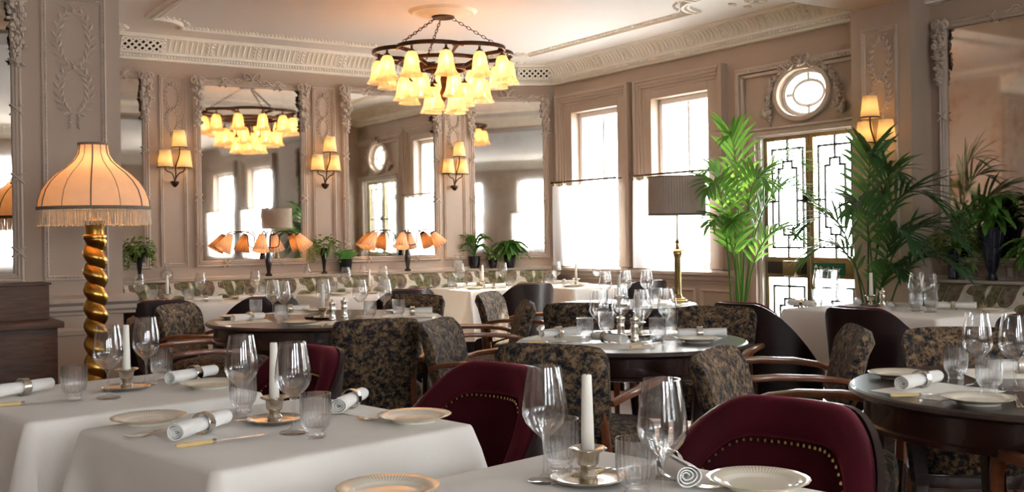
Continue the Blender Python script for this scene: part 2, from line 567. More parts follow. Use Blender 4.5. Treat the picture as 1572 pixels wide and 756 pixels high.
def lampglass():
    m, nt, p, out = new_mat('amber_scavo_glass')
    nt.nodes.remove(p)
    vec = coords(nt, 'Object', (1, 1, 0.35))
    nz = noise(nt, vec, 34.0, 4.0, 0.6)
    c = ramp(nt, nz, [(0.35, (0.93, 0.60, 0.30)), (0.65, (1.0, 0.86, 0.64))])
    tl = nd(nt, 'ShaderNodeBsdfTranslucent'); gl = nd(nt, 'ShaderNodeBsdfGlossy'); tr = nd(nt, 'ShaderNodeBsdfTransparent')
    gl.inputs['Roughness'].default_value = 0.2
    tr.inputs[0].default_value = (1.0, 0.86, 0.62, 1)
    nt.links.new(c, tl.inputs[0])
    em = nd(nt, 'ShaderNodeEmission'); nt.links.new(c, em.inputs[0]); em.inputs[1].default_value = 0.06
    a = nd(nt, 'ShaderNodeMixShader'); b = nd(nt, 'ShaderNodeMixShader'); ad = nd(nt, 'ShaderNodeAddShader')
    a.inputs[0].default_value = 0.38; b.inputs[0].default_value = 0.12
    nt.links.new(tl.outputs[0], a.inputs[1]); nt.links.new(tr.outputs[0], a.inputs[2])
    nt.links.new(a.outputs[0], b.inputs[1]); nt.links.new(gl.outputs[0], b.inputs[2])
    nt.links.new(b.outputs[0], ad.inputs[0]); nt.links.new(em.outputs[0], ad.inputs[1])
    nt.links.new(ad.outputs[0], out.inputs[0])
    return m
amber = lampglass()
def emit(name, col, s):
    m, nt, p, out = new_mat(name)
    nt.nodes.remove(p)
    e = nd(nt, 'ShaderNodeEmission'); e.inputs[0].default_value = (*col, 1); e.inputs[1].default_value = s
    nt.links.new(e.outputs[0], out.inputs[0])
    return m
bulb_m = emit('warm_bulb', (1.0, 0.62, 0.25), 14.0)
def leaf_mat(name, c1, c2, trans=0.35):
    m, nt, p, out = new_mat(name)
    vec = coords(nt, 'Object')
    c = mixc(nt, noise(nt, vec, 6.0, 3.0), c1, c2)
    nt.links.new(c, p.inputs['Base Color'])
    p.inputs['Roughness'].default_value = 0.38
    tl = nd(nt, 'ShaderNodeBsdfTranslucent')
    c3 = mixc(nt, 0.5, c, (0.30, 0.52, 0.05))
    nt.links.new(c3, tl.inputs[0])
    mx = nd(nt, 'ShaderNodeMixShader'); mx.inputs[0].default_value = trans
    nt.links.new(p.outputs[0], mx.inputs[1]); nt.links.new(tl.outputs[0], mx.inputs[2])
    nt.links.new(mx.outputs[0], out.inputs[0])
    return m
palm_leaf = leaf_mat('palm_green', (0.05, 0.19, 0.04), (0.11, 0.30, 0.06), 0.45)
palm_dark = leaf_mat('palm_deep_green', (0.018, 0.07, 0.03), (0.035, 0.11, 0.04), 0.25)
fern_leaf = leaf_mat('fern_green', (0.07, 0.20, 0.03), (0.14, 0.32, 0.06))
ivy_leaf = leaf_mat('olive_ivy_green', (0.10, 0.17, 0.035), (0.22, 0.30, 0.08))
def green_sign():
    return plain('exit_sign_green', (0.0, 0.13, 0.075), 0.4)
sign_m = green_sign()
sign_w = plain('sign_lettering_cream', (0.85, 0.83, 0.74), 0.5)
# ------------------------------------------------------------------ shell helpers
def holed_wall(mb, s0, s1, z0, z1, holes, d0=0.0, d1=-0.22):
    ss = sorted({s0, s1, *[h[0] for h in holes], *[h[1] for h in holes]})
    zs = sorted({z0, z1, *[h[2] for h in holes], *[h[3] for h in holes]})
    for i in range(len(ss) - 1):
        for j in range(len(zs) - 1):
            a, b, c, e = ss[i], ss[i + 1], zs[j], zs[j + 1]
            ms, mz = (a + b) / 2, (c + e) / 2
            if a < s0 or b > s1 or any(h[0] < ms < h[1] and h[2] < mz < h[3] for h in holes): continue
            mb.wbox(a, b, d0, d1, c, e)
    return mb
def mould(mb, s0, s1, z0, z1, prof, base=0.0):
    """profile [(outward offset, depth)] mitred round a rectangle on a wall; closed at the back"""
    P = list(prof)
    P = [(P[0][0], base)] + P + [(P[-1][0], base)]
    n = len(P)
    v, f = [], []
    for (cx, cz, sx, sz) in ((s0, z0, -1, -1), (s1, z0, 1, -1), (s1, z1, 1, 1), (s0, z1, -1, 1)):
        for (o, d) in P:
            v.append((cx + sx * o, -d, cz + sz * o))
    for c in range(4):
        c2 = (c + 1) % 4
        for k in range(n - 1):
            f.append((c * n + k, c * n + k + 1, c2 * n + k + 1, c2 * n + k))
        f.append((c * n + n - 1, c * n, c2 * n, c2 * n + n - 1))
    return mb.add(v, f)
def rail(mb, s0, s1, prof):
    """profile [(d, z)] extruded along a wall"""
    n = len(prof)
    v = [(s0, -d, z) for d, z in prof] + [(s1, -d, z) for d, z in prof]
    f = [tuple(range(n)), tuple(n + i for i in range(n - 1, -1, -1))]
    for i in range(n):
        j = (i + 1) % n
        f.append((i, n + i, n + j, j))
    return mb.add(v, f)
def leaf5(mb, c, ang, ln, w, h, d0=0.0):
    """small relief leaf lying on a wall: c = (s, z)"""
    ca, sa = math.cos(ang), math.sin(ang)
    def q(l, t, d): return (c[0] + ca * l - sa * t, -(d0 + d), c[1] + sa * l + ca * t)
    mb.add([q(0, 0, 0), q(ln * .45, w, 0), q(ln, 0, 0), q(ln * .45, -w, 0), q(ln * .45, 0, h)],
           [(0, 1, 4), (1, 2, 4), (2, 3, 4), (3, 0, 4)])
def wreath(mb, cs, cz, rx, rz, n=16, ln=0.05, w=0.012, d0=0.004):
    pts = []
    for i in range(48):
        a = 2 * PI * i / 48
        pts.append((cs + rx * math.cos(a), -d0, cz + rz * math.sin(a)))
    mb.tube(pts, 0.004, 5, closed=True)
    for i in range(n):
        for side in (-1, 1):
            t = PI * (i + 0.5) / n
            a = -PI / 2 + side * t
            p = (cs + rx * math.cos(a), cz + rz * math.sin(a))
            tang = math.atan2(rz * math.cos(a) * side, -rx * math.sin(a) * side)
            for o in (-1, 1):
                leaf5(mb, p, tang + o * 0.6, ln, w, 0.014, d0)
def drop_cluster(mb, s, ztop, ln, w, n, d0, depth=0.05, rnd=None):
    """hanging drop of fruit and flowers in relief"""
    rnd = rnd or random
    for i in range(n):
        t = (i + rnd.random()) / n
        prof = math.sin(PI * min(1, 0.22 + t * 0.78)) ** 0.6 * (1 - 0.35 * t)
        x = s + rnd.uniform(-1, 1) * w * prof
        z = ztop - ln * t
        r = rnd.uniform(0.3, 0.55) * w * (1 - 0.4 * t)
        mb.blob((x, -(d0 + rnd.uniform(0.2, 0.9) * depth), z), (r * rnd.uniform(.7, 1.1), r * .9, r * rnd.uniform(.7, 1.2)))
        if i % 2 == 0:
            leaf5(mb, (x, z), rnd.uniform(0, 6.28), w * 1.0, w * .3, 0.02, d0 + depth * .5)
def volute(mb, s, z, r, d0, hand=1, turns=1.6):
    pts = []
    for i in range(22):
        t = i / 21
        a = hand * (turns * 2 * PI * t) + PI / 2
        rr = r * (1 - 0.8 * t)
        pts.append((s + rr * math.cos(a), -(d0 + 0.015 + 0.02 * t), z + rr * math.sin(a)))
    mb.tube(pts, 0.011, 6)
def bow(mb, s, z, w, d0):
    for hnd in (-1, 1):
        pts = []
        for i in range(17):
            a = 2 * PI * i / 16
            pts.append((s + hnd * (w * .32 * (1 - math.cos(a)) * .6), -(d0 + .018), z + w * .16 * math.sin(a) + .02 * (1 - math.cos(a))))
        mb.tube(pts, 0.011, 5, flat=(0.006, 0.015))
        tail = [(s + hnd * w * t, -(d0 + .014), z - .01 + .022 * math.sin(t * 9) - .02 * t) for t in [k / 12 for k in range(13)]]
        mb.tube(tail, 0.009, 5, flat=(0.005, 0.014))
    mb.blob((s, -(d0 + .02), z), (.02, .018, .022))

# ------------------------------------------------------------------ floor, ceiling, walls
def ad(a, d, z):
    return OL + UL * a + NL * d + Vector((0, 0, z))
A_W = 0.723      # a-coordinate of the window wall
floor_m, nt, p, out = new_mat('worn_board_floor')
p.inputs['Roughness'].default_value = 0.38
_v = coords(nt, 'Object', (1, 1, 1))
_n = noise(nt, coords(nt, 'Object', (2, 16, 2)), 2.2, 5, 0.6)
_c = ramp(nt, _n, [(0.3, (0.055, 0.03, 0.02)), (0.55, (0.14, 0.075, 0.05)), (0.75, (0.22, 0.13, 0.09))])
nt.links.new(_c, p.inputs['Base Color'])
MR = frame(OL, UL)
mb = MB().wbox(-9.6, 1.0, -0.3, 13.0, -0.12, 0.0)
floor = struct(mb.build('floor', floor_m, M=MR, smooth=False))
plank_me = MB().box(0, 1.196, 0, 0.118, 0, 0.006).build('plank', floor_m, parent=floor, bevel=0.002, seg=1)
first = True
for r in range(30):
    for c in range(4):
        x, y = -5.55 + c * 1.2 + (0.6 if r % 2 else 0) , -(4.2 + r * 0.12)
        if first: o = plank_me; first = False
        else:
            o = plank_me.copy(); COL.objects.link(o); o.parent = floor
        o.matrix_local = Matrix.Translation((x, y, 0))
mb = MB().wbox(-9.6, 1.0, -0.3, 13.0, CEIL, CEIL + 0.2)
ceiling = struct(mb.build('ceiling', ceilw, M=MR, smooth=False))

# mirrored wall (left) and its little return facet
struct(MB().wbox(-4.05, 0.12, 0, -0.22, 0, CEIL).build('wall_left', paint, M=ML, smooth=False))
struct(MB().wbox(-0.02, 0.86, 0, -0.22, 0, CEIL).build('wall_back', paint, M=MC, smooth=False))
# pier that stands forward of the mirrored wall, and the return behind it
MPd = (OP - OL).dot(NL)
struct(MB().wbox(-4.6, 0.331, 0, -MPd - 0.2, 0, CEIL).build('wall_pier', paint, M=MP, smooth=False))
# window wall
WIN = [(0.291, 1.006, 0.90, 2.437), (1.487, 2.209, 0.90, 2.437)]
DOOR = (2.733, 3.70, 0.0, 1.985)
OVS, OVZ, OVA, OVB = 3.227, 2.292, 0.245, 0.186
FARW = [(7.2, 8.3, 0.9, 2.44), (9.1, 10.2, 0.9, 2.44)]
mb = MB()
holes = WIN + [DOOR, (OVS - .34, OVS + .34, 2.05, 2.53)] + FARW
holed_wall(mb, -0.25, 12.6, 0, CEIL, holes)
# spandrel with the oval opening
def ov(a, k=1.0): return (OVS + OVA * k * math.cos(a), OVZ + OVB * k * math.sin(a))
N = 48
rectp = []
for i in range(N):
    a = 2 * PI * i / N
    c, s = math.cos(a), math.sin(a)
    k = min(0.34 / max(abs(c), 1e-6), 1e9)
    zlim = (2.53 - OVZ) if s > 0 else (OVZ - 2.05)
    k = min(k, zlim / max(abs(s), 1e-6))
    rectp.append((OVS + c * k, OVZ + s * k))
v, f = [], []
for d in (0.0, -0.22):
    for i in range(N):
        v.append((*[ov(2 * PI * i / N)[0]], -d, ov(2 * PI * i / N)[1]))
    for i in range(N):
        v.append((rectp[i][0], -d, rectp[i][1]))
for i in range(N):
    j = (i + 1) % N
    f.append((i, j, N + j, N + i)); f.append((2 * N + i, 3 * N + i, 3 * N + j, 2 * N + j)); f.append((i, 2 * N + i, 2 * N + j, j))
mb.add(v, f)
wall_right = struct(mb.build('wall_right', paint, M=MW, smooth=False))
# walls behind and beside the camera, with their own windows
MB_ = frame(OL + NL * 12.6 + UL * 0.8, -UL)
BW = [(k, k + 1.15, 0.85, 2.5) for k in (3.3, 5.4, 7.5)]
struct(holed_wall(MB(), -0.1, 10.3, 0, CEIL, BW).build('wall_rear', paint, M=MB_, smooth=False))
MA_ = frame(OL + UL * -9.3 + NL * 12.7, -NL)
struct(MB().wbox(-0.1, 11.5, 0, -0.22, 0, CEIL).build('wall_side', paint, M=MA_, smooth=False))
# street outside the window wall
struct(MB().wbox(-1.0, 13.0, -0.3, -14, -0.25, -0.13).build('pavement', stone, M=MW, smooth=False))
struct(MB().wbox(-1.0, 11.5, -0.3, -14, -0.25, -0.13).build('pavement', stone, M=MB_, smooth=False))

# pillar between door and end mirror, and the ceiling beam it carries
PS0, PS1, PD = 3.85, 4.332, 0.223
mb = MB().wbox(PS0, PS1, 0, PD, 0, 2.78)
struct(mb.build('wall_pillar', paint, M=MW, smooth=False))
mb = MB().wbox(PS0, PS1, 0.0, 8.6, 2.775, CEIL)
beam = struct(mb.build('trim_beam', paint, M=MW, smooth=False))
for sg, s in ((-1, PS0), (1, PS1)):
    m2 = MB()
    prof = [(0, 2.80), (0.035, 2.80), (0.045, 2.84), (0.10, 2.89), (0.105, CEIL), (0, CEIL)]
    n = len(prof)
    v = [(s + sg * a, -0.0, z) for a, z in prof] + [(s + sg * a, -8.6, z) for a, z in prof]
    f = [tuple(range(n)), tuple(n + i for i in range(n - 1, -1, -1))] + [(i, n + i, n + (i + 1) % n, (i + 1) % n) for i in range(n)]
    m2.add(v, f)
    m2.build('beam_moulding', cream, parent=beam)
# daylight portals in the window openings (sampling guides for the sky, they emit nothing themselves)
def portal(M, s0, s1, z0, z1):
    l = bpy.data.lights.new('window_portal', 'AREA'); l.shape = 'RECTANGLE'
    l.size, l.size_y = s1 - s0, z1 - z0
    l.cycles.is_portal = True
    o = bpy.data.objects.new('window_portal', l); COL.objects.link(o)
    o.matrix_world = M @ Matrix.Translation(((s0 + s1) / 2, 0.21, (z0 + z1) / 2)) @ Matrix.Rotation(-PI / 2, 4, 'X') 
for w in WIN + [DOOR, (OVS - OVA, OVS + OVA, OVZ - OVB, OVZ + OVB)] + FARW: portal(MW, *w)
for w in BW: portal(MB_, *w)
# ------------------------------------------------------------------ cornices and ceiling plaster
CPROF = [(0, 2.75), (0.055, 2.75), (0.06, 2.765), (0.075, 2.77), (0.08, 2.79), (0.095, 2.797), (0.097, 2.812), (0.105, 2.82),
         (0.118, 2.85), (0.14, 2.88), (0.168, 2.903), (0.19, 2.913), (0.205, 2.915), (0.21, 2.93), (0.222, 2.932), (0.222, CEIL), (0, CEIL)]
def cornice(name, M, s0, s1, step=0.046, leaf_every=9, skip=None):
    o = struct(rail(MB(), s0, s1, CPROF).build(name, cream, M=M, ang=25))
    mb, mb2, mb3 = MB(), MB(), MB()
    n = int((s1 - s0) / step)
    for i in range(n):
        s = s0 + (i + 0.5) * step
        if skip and any(a < s < b for a, b in skip): continue
        pts = [(s, -(0.104 + 0.004), 2.822), (s, -(0.118 + .008), 2.852), (s, -(0.14 + .008), 2.882), (s, -(0.168 + .006), 2.905), (s, -.19, 2.915)]
        if i % leaf_every in (0, 1):
            mb2.tube([(p[0] + (0.012 if i % leaf_every == 0 else -0.012), p[1] - 0.004, p[2]) for p in pts], 0.010, 5)
            for p in pts[:-1]:
                mb2.blob((p[0], p[1] - .008, p[2]), (.018, .012, .012), n=5, m=3)
        else:
            mb.tube(pts, [0.007, 0.012, 0.014, 0.012, 0.006], 5)
    k = int((s1 - s0) / 0.026)
    for i in range(k):
        s = s0 + (i + 0.5) * 0.026
        mb3.box(s - .008, s + .008, -0.098, -0.075, 2.771, 2.789)
    if mb.v: mb.build('flute', cream, parent=o, kind='stuff')
    if mb2.v: mb2.build('acanthus', cream, parent=o, kind='stuff')
    if mb3.v: mb3.build('dentil', cream, parent=o, kind='stuff', smooth=False)
    return o
def grille(parent, s0, s1):
    """pierced lattice let into the cove of a cornice"""
    def cv(t):   # along the cove, t 0..1 from bottom to top, standing proud of it
        return (0.112 + 0.062 * t, 2.815 + 0.095 * t)
    mb = MB()
    v = [(s0, -cv(0)[0], cv(0)[1]), (s1, -cv(0)[0], cv(0)[1]), (s1, -cv(1)[0], cv(1)[1]), (s0, -cv(1)[0], cv(1)[1])]
    nv = Vector((0, -.84, -.54))
    mb.add([Vector(p) + nv * 0.012 for p in v] + [Vector(p) - nv * .02 for p in v], [(0, 1, 2, 3), (4, 7, 6, 5), (0, 4, 5, 1), (1, 5, 6, 2), (2, 6, 7, 3), (3, 7, 4, 0)])
    mb.build('grille_void', darkhole, parent=parent, smooth=False)  # solid slab behind the bars, painted dark to stand for shaded holes
    mb = MB()
    w = s1 - s0
    H = 0.115
    pitch = 0.0575
    def pt(s, h, o):
        a, z = cv(h / H)
        return Vector((s0 + s, -a, z)) + nv * o
    k = -3
    bars = []
    while k * pitch < w:
        for sg in (1, -1):
            x0 = k * pitch if sg > 0 else k * pitch + H
            x1 = x0 + sg * H
            h0, h1 = 0.0, H
            if min(x0, x1) < 0 or max(x0, x1) > w:
                # clip to the opening
                def clip(xa, ha, xb, hb):
                    ts = [0.0, 1.0]
                    dx = xb - xa
                    t0, t1 = sorted(((0 - xa) / dx, (w - xa) / dx))
                    a_, b_ = max(0, t0), min(1, t1)
                    return a_, b_
                a_, b_ = clip(x0, 0, x1, H)
                if b_ - a_ < 0.05: continue
                x0, x1, h0, h1 = x0 + (x1 - x0) * a_, x0 + (x1 - x0) * b_, H * a_, H * b_
            p0, p1 = pt(x0, h0, .016), pt(x1, h1, .016)
            bars.append((p0, p1))
        k += 1
    for p0, p1 in bars:
        mb.tube([p0, (p0 + p1) / 2, p1], 0.008, 4, flat=(0.006, 0.0095), up=nv)
    for a, b in ((pt(0, 0, .016), pt(w, 0, .016)), (pt(0, H, .016), pt(w, H, .016)), (pt(0, 0, .016), pt(0, H, .016)), (pt(w, 0, .016), pt(w, H, .016))):
        mb.tube([a, b], 0.008, 4, flat=(0.007, 0.007), up=nv)
    mb.build('grille_lattice', cream, parent=parent)

cL = cornice('trim_cornice_left', ML, -4.05, 0.06, skip=[(-3.52, -3.16)])
grille(cL, -3.50, -3.17)
cC = cornice('trim_cornice_back', MC, -0.06, 0.84, skip=[(0.43, 0.80)])
grille(cC, 0.45, 0.79)
cornice('trim_cornice_right', MW, 0.02, PS0)
cornice('trim_cornice_end', MW, PS1, 9.5)
cornice('trim_cornice_pier', MP, -4.5, 0.331)
cornice('trim_cornice_rear', MB_, 0, 10.0, step=0.14)

# moulded frame on the ceiling
def ceil_path():
    a0, a1, d0, d1, c = -3.49, 0.085, 0.61, 3.5, 0.30
    pts = []
    def arc(cx, cy, r, t0, t1, n=8):
        for i in range(n + 1):
            t = t0 + (t1 - t0) * i / n
            pts.append((cx + r * math.cos(t), cy + r * math.sin(t)))
    arc(a0, d0, c, PI / 2, 0)
    arc(a1, d0, c, PI, PI / 2)
    arc(a1, d1, c, -PI / 2, -PI)
    arc(a0, d1, c, 0, -PI / 2)
    return pts
mb, mb2 = MB(), MB()
cp = ceil_path()
mb.tube([(a, -d, CEIL - 0.004) for a, d in cp], 0.02, 6, closed=True, flat=(0.02, 0.016), up=Vector((0, 0, 1)))
mb.tube([(a + (0.03 if a < -1.7 else -0.03), -(d + (0.03 if d < 2 else -0.03)), CEIL - 0.006) for a, d in cp], 0.02, 6, closed=True, flat=(0.026, 0.018), up=Vector((0, 0, 1)))
L_ = [Vector((a + (0.075 if a < -1.7 else -0.075), -(d + (0.075 if d < 2 else -0.075)), CEIL - 0.008)) for a, d in cp]
for i in range(len(L_)):
    a, b = L_[i], L_[(i + 1) % len(L_)]
    n = max(1, int((b - a).length / 0.032))
    for k in range(n):
        q = a.lerp(b, k / n)
        mb2.blob(q, (.013, .013, .014), n=5, m=3)
cmo = struct(mb.build('trim_ceiling_frame', cream, M=MR))
mb2.build('bead', cream, parent=cmo, kind='stuff')
mb = MB()
for (a, d) in ((-3.63, 0.47), (0.22, 0.47), (0.22, 3.64)):
    for k in range(5):
        t = k / 4 - .5
        mb.blob((a + .16 * t, -(d + .12 * math.cos(t * 5)) + .06, CEIL - .004), (.045, .028, .016))
    pts = [(a - .12 + .24 * k / 12, -(d + .05 * math.sin(k * .9)), CEIL - .006) for k in range(13)]
    mb.tube(pts, 0.012, 5)
mb.build('corner_spray', cream, parent=cmo)
ROSE = ad(-1.61, 2.17, CEIL)
mb = MB().lathe([(0.0, -.04), (.10, -.04), (.12, -.03), (.17, -.034), (.20, -.016), (.235, -.020), (.255, -.006), (.265, 0)], 40)
struct(mb.build('trim_ceiling_rose', cream, M=Matrix.Translation(ROSE)))

# ------------------------------------------------------------------ wall panels with wreaths, dado ledges
def panel(name, M, s0, s1, z0, z1, wr=True, off=0.0, k=1.0):
    mb = MB()
    mould(mb, s0 + .03, s1 - .03, z0 + .03, z1 - .03, [(0, .006 + off), (.008, .014 + off), (.014, .008 + off), (.022, .020 + off), (.030, .016 + off)], base=off)
    o = struct(mb.build(name, paint_relief, M=M, ang=25))
    b = MB()
    per = [(s0 + .019, z0 + .019, s1 - .019, z0 + .019), (s1 - .019, z0 + .019, s1 - .019, z1 - .019), (s0 + .019, z1 - .019, s1 - .019, z1 - .019), (s0 + .019, z0 + .019, s0 + .019, z1 - .019)]
    for (a0, b0, a1, b1) in per:
        ln = math.hypot(a1 - a0, b1 - b0)
        n = int(ln / 0.022)
        for i in range(n):
            t = (i + .5) / n
            b.blob((a0 + (a1 - a0) * t, -(.013 + off), b0 + (b1 - b0) * t), .007, n=5, m=3)
    b.build('bead', paint_relief, parent=o, kind='stuff')
    if wr:
        w = MB()
        cs = (s0 + s1) / 2
        hw = (s1 - s0) / 2
        rz = hw * 0.95 * k
        z = z1 - 0.05 - rz * 1.25
        for (rx, r2) in ((hw * .52, rz), (hw * .46, rz * .8)):
            wreath(w, cs, z, rx, r2, n=9, ln=hw * .34, w=hw * .075, d0=0.003 + off)
            w.blob((cs, -(.012 + off), z + r2), .014)
            z -= r2 + rz * .8
        for sg in (-1, 1):
            w.tube([(cs, -.006 - off, z1 - .05 - rz * .25), (cs + sg * hw * .25, -.008 - off, z1 - .05 - rz * .12), (cs + sg * hw * .45, -.006 - off, z1 - .05)], .004, 5)
            for q in range(4):
                leaf5(w, (cs + sg * hw * .06, z + rz * .8 - q * hw * .12), -PI / 2 + sg * .6, hw * .26, hw * .06, .012, .003 + off)
        w.build('wreath', paint_relief, parent=o)
    return o
panel('trim_panel_1', ML, -3.163, -2.933, 0.996, 2.638)
panel('trim_panel_2', ML, -1.77, -1.542, 1.0, 2.625)
panel('trim_panel_3', ML, -0.371, -0.119, 0.985, 2.62)
panel('trim_panel_4', MP, -0.118, 0.246, 0.994, 2.70, k=0.98)
panel('trim_panel_5', MW, 3.945, 4.235, 1.0, 2.62, off=PD)

LEDGE = [(0, .86), (.10, .86), (.115, .868), (.12, .886), (.05, .892), (.04, .905), (.015, .91), (0, .91)]
struct(rail(MB(), -4.04, 0.05, LEDGE).build('trim_ledge_left', paint_relief, M=ML, ang=25))
struct(rail(MB(), -0.03, 0.85, LEDGE).build('trim_ledge_back', paint_relief, M=MC, ang=25))
struct(rail(MB(), 4.34, 8.0, LEDGE).build('trim_ledge_end', paint_relief, M=MW, ang=25))
DADO = [(0, .78), (.015, .785), (.02, .80), (.045, .815), (.05, .84), (.085, .86), (.09, .885), (.06, .892), (.02, .90), (0, .905)]
struct(rail(MB(), 0.0, 2.53, DADO).build('trim_sill_rail', paint_relief, M=MW, ang=25))
struct(rail(MB(), -4.5, 0.40, DADO).build('trim_dado_pier', paint_relief, M=MP, ang=25))
struct(rail(MB(), -4.5, 0.335, [(0, .66), (.012, .665), (.02, .69), (.012, .70), (0, .705)]).build('trim_dado_bead', paint_relief, M=MP, ang=25))
for k, (a, b) in enumerate([(0.12, 0.62), (0.70, 1.22), (1.30, 1.66), (1.72, 2.02), (2.08, 2.46)]):
    mb = MB(); mould(mb, a + .03, b - .03, .17, .71, [(0, .006), (.012, .02), (.022, .014), (.03, .016)])
    struct(mb.build('trim_wainscot_%d' % (k + 1), paint_relief, M=MW, ang=25))
struct(rail(MB(), 0.0, 2.53, [(0, 0), (.02, 0), (.02, .13), (.01, .15), (0, .15)]).build('baseboard_right', paint_relief, M=MW))
struct(rail(MB(), -4.5, 0.345, [(0, 0), (.02, 0), (.02, .13), (.01, .15), (0, .15)]).build('baseboard_pier', paint_relief, M=MP))

# ------------------------------------------------------------------ windows
def architrave(mb, s0, s1, z0, z1, s_in0, s_in1, z_in):
    """stepped surround, three-sided: outer edge s0..s1, z1; inner edge"""
    w = 0.10
    for (o, d0, d1) in ((0.0, 0.0, 0.075), (0.03, 0.0, 0.06), (0.055, 0.0, 0.045), (0.085, 0, 0.028)):
        a0, a1, zt = s0 + o, s1 - o, z1 - o
        n0, n1, nz = s0 + o + .032, s1 - o - .032, z1 - o - .032
        mb.wbox(a0, n0, d0, d1, z0, zt); mb.wbox(n1, a1, d0, d1, z0, zt); mb.wbox(n0, n1, d0, d1, nz, zt)
    mb.wbox(s0 + .1, s_in0, 0, .02, z0, z1 - .1); mb.wbox(s_in1, s1 - .1, 0, .02, z0, z1 - .1); mb.wbox(s_in0, s_in1, 0, .02, z_in, z1 - .1)
def sash_window(name, s0, s1, z0, z1, M, arch=None, mid=1.66):
    root = thing(name, M=M); struct(root)
    if arch:
        mb = MB(); architrave(mb, arch[0], arch[1], .905, 2.63, s0, s1, z1)
        mb.build('architrave', paint, parent=root, bevel=.004, seg=1)
    mb = MB()
    mb.wbox(s0, s0 + .045, -.16, -.08, z0, z1); mb.wbox(s1 - .045, s1, -.16, -.08, z0, z1)
    mb.wbox(s0, s1, -.16, -.08, z1 - .05, z1); mb.wbox(s0, s1, -.16, -.08, z0, z0 + .06); mb.wbox(s0 + .045, s1 - .045, -.15, -.09, mid - .025, mid + .025)
    sf = mb.build('sash_frame', sill_white, parent=root, bevel=.004, seg=1)
    c = (s0 + s1) / 2
    MB().wbox(c - .011, c + .011, -.145, -.105, z0 + .06, z1 - .05).build('glazing_bar', sill_white, parent=sf)
    for (a, b) in ((s0 + .045, c - .011), (c + .011, s1 - .045)):
        for (e, f) in ((z0 + .06, mid - .025), (mid + .025, z1 - .05)):
            MB().wbox(a, b, -.128, -.124, e, f).build('pane', pane_glass, parent=sf)
    MB().wbox(s0 - .02, s1 + .02, -.2, .03, z0 - .03, z0).build('sill', sill_white, parent=root, bevel=.005)
    return root
sash_window('window_1', *WIN[0], MW, (0.076, 1.218))
sash_window('window_2', *WIN[1], MW, (1.293, 2.427))
# oval light over the door
root = struct(thing('window_3', M=MW))
def ovring(k0, k1, d0, d1, n=56):
    mb = MB(); v, f = [], []
    for i in range(n):
        a = 2 * PI * i / n
        for (k, d) in ((k0, d0), (k1, d0), (k1, d1), (k0, d1)):
            x, z = OVS + (OVA + k) * math.cos(a), OVZ + (OVB + k) * math.sin(a)
            v.append((x, -d, z))
    for i in range(n):
        j = (i + 1) % n
        for q in range(4):
            q2 = (q + 1) % 4
            f.append((i * 4 + q, i * 4 + q2, j * 4 + q2, j * 4 + q))
    return mb.add(v, f)
ovring(-.004, .036, 0, .035).build('oval_frame', paint_relief, parent=root, bevel=.006)
ovring(-.03, .0, -.12, -.04).build('oval_sash', sill_white, parent=root)
def ovring2(ra, rb, w, d0, d1, n=48):
    mb = MB(); v, f = [], []
    for i in range(n):
        a = 2 * PI * i / n
        for (k, d) in ((-w, d0), (w, d0), (w, d1), (-w, d1)):
            v.append((OVS + (ra + k) * math.cos(a), -d, OVZ + (rb + k) * math.sin(a)))
    for i in range(n):
        j = (i + 1) % n
        for q in range(4):
            f.append((i * 4 + q, i * 4 + (q + 1) % 4, j * 4 + (q + 1) % 4, j * 4 + q))
    return mb.add(v, f)
ovring2(.150, .098, .012, -.10, -.06).build('inner_oval_bar', sill_white, parent=root)
for (a, b, c, e) in ((OVS - .011, OVS + .011, OVZ + .098, OVZ + OVB - .01), (OVS - .011, OVS + .011, OVZ - OVB + .01, OVZ - .098),
                     (OVS + .15, OVS + OVA - .01, OVZ - .011, OVZ + .011), (OVS - OVA + .01, OVS - .15, OVZ - .011, OVZ + .011)):
    MB().wbox(a, b, -.10, -.06, c, e).build('glazing_bar', sill_white, parent=root)
mb = MB(); v = [(OVS, .08, OVZ)] + [(OVS + (OVA - .005) * math.cos(2 * PI * i / 40), .08, OVZ + (OVB - .005) * math.sin(2 * PI * i / 40)) for i in range(40)]
mb.add(v + [(x, y + .004, z) for x, y, z in v], [(0, i + 1, (i + 1) % 40 + 1) for i in range(40)] + [(41, (i + 1) % 40 + 42, i + 42) for i in range(40)])
mb.build('pane', pane_glass, parent=root, smooth=False)
# door surround with festoon
root = struct(thing('trim_doorcase', M=MW))
mb = MB()
for (o, d1) in ((0.0, .03), (0.025, .045), (.06, .03)):
    a0, a1, zt = 2.536 + o, 3.84, 2.557 - o
    mb.wbox(a0, a0 + .028, 0, d1, 0, zt); mb.wbox(a0, a1, 0, d1, zt - .028, zt)
mb.wbox(2.67, 2.733, 0, .02, 0, 2.02); mb.wbox(2.67, 3.84, 0, .03, 1.985, 2.03); mb.wbox(2.65, 3.84, 0, .05, 2.03, 2.05)
mb.wbox(3.70, 3.84, 0, .02, 0, 2.0)
mb.build('architrave', paint_relief, parent=root, bevel=.004, seg=1)
mb = MB()
k = int(1.25 / .024)
for i in range(k):
    mb.blob((2.56 + i * .024, -.045, 2.525), (.009, .008, .012), n=5, m=3)
for i in range(int(2.3 / .026)):
    mb.blob((2.566, -.045, 0.2 + i * .026), (.012, .008, .009), n=5, m=3)
mb.build('bead', paint_relief, parent=root, kind='stuff')
rnd = random.Random(5)
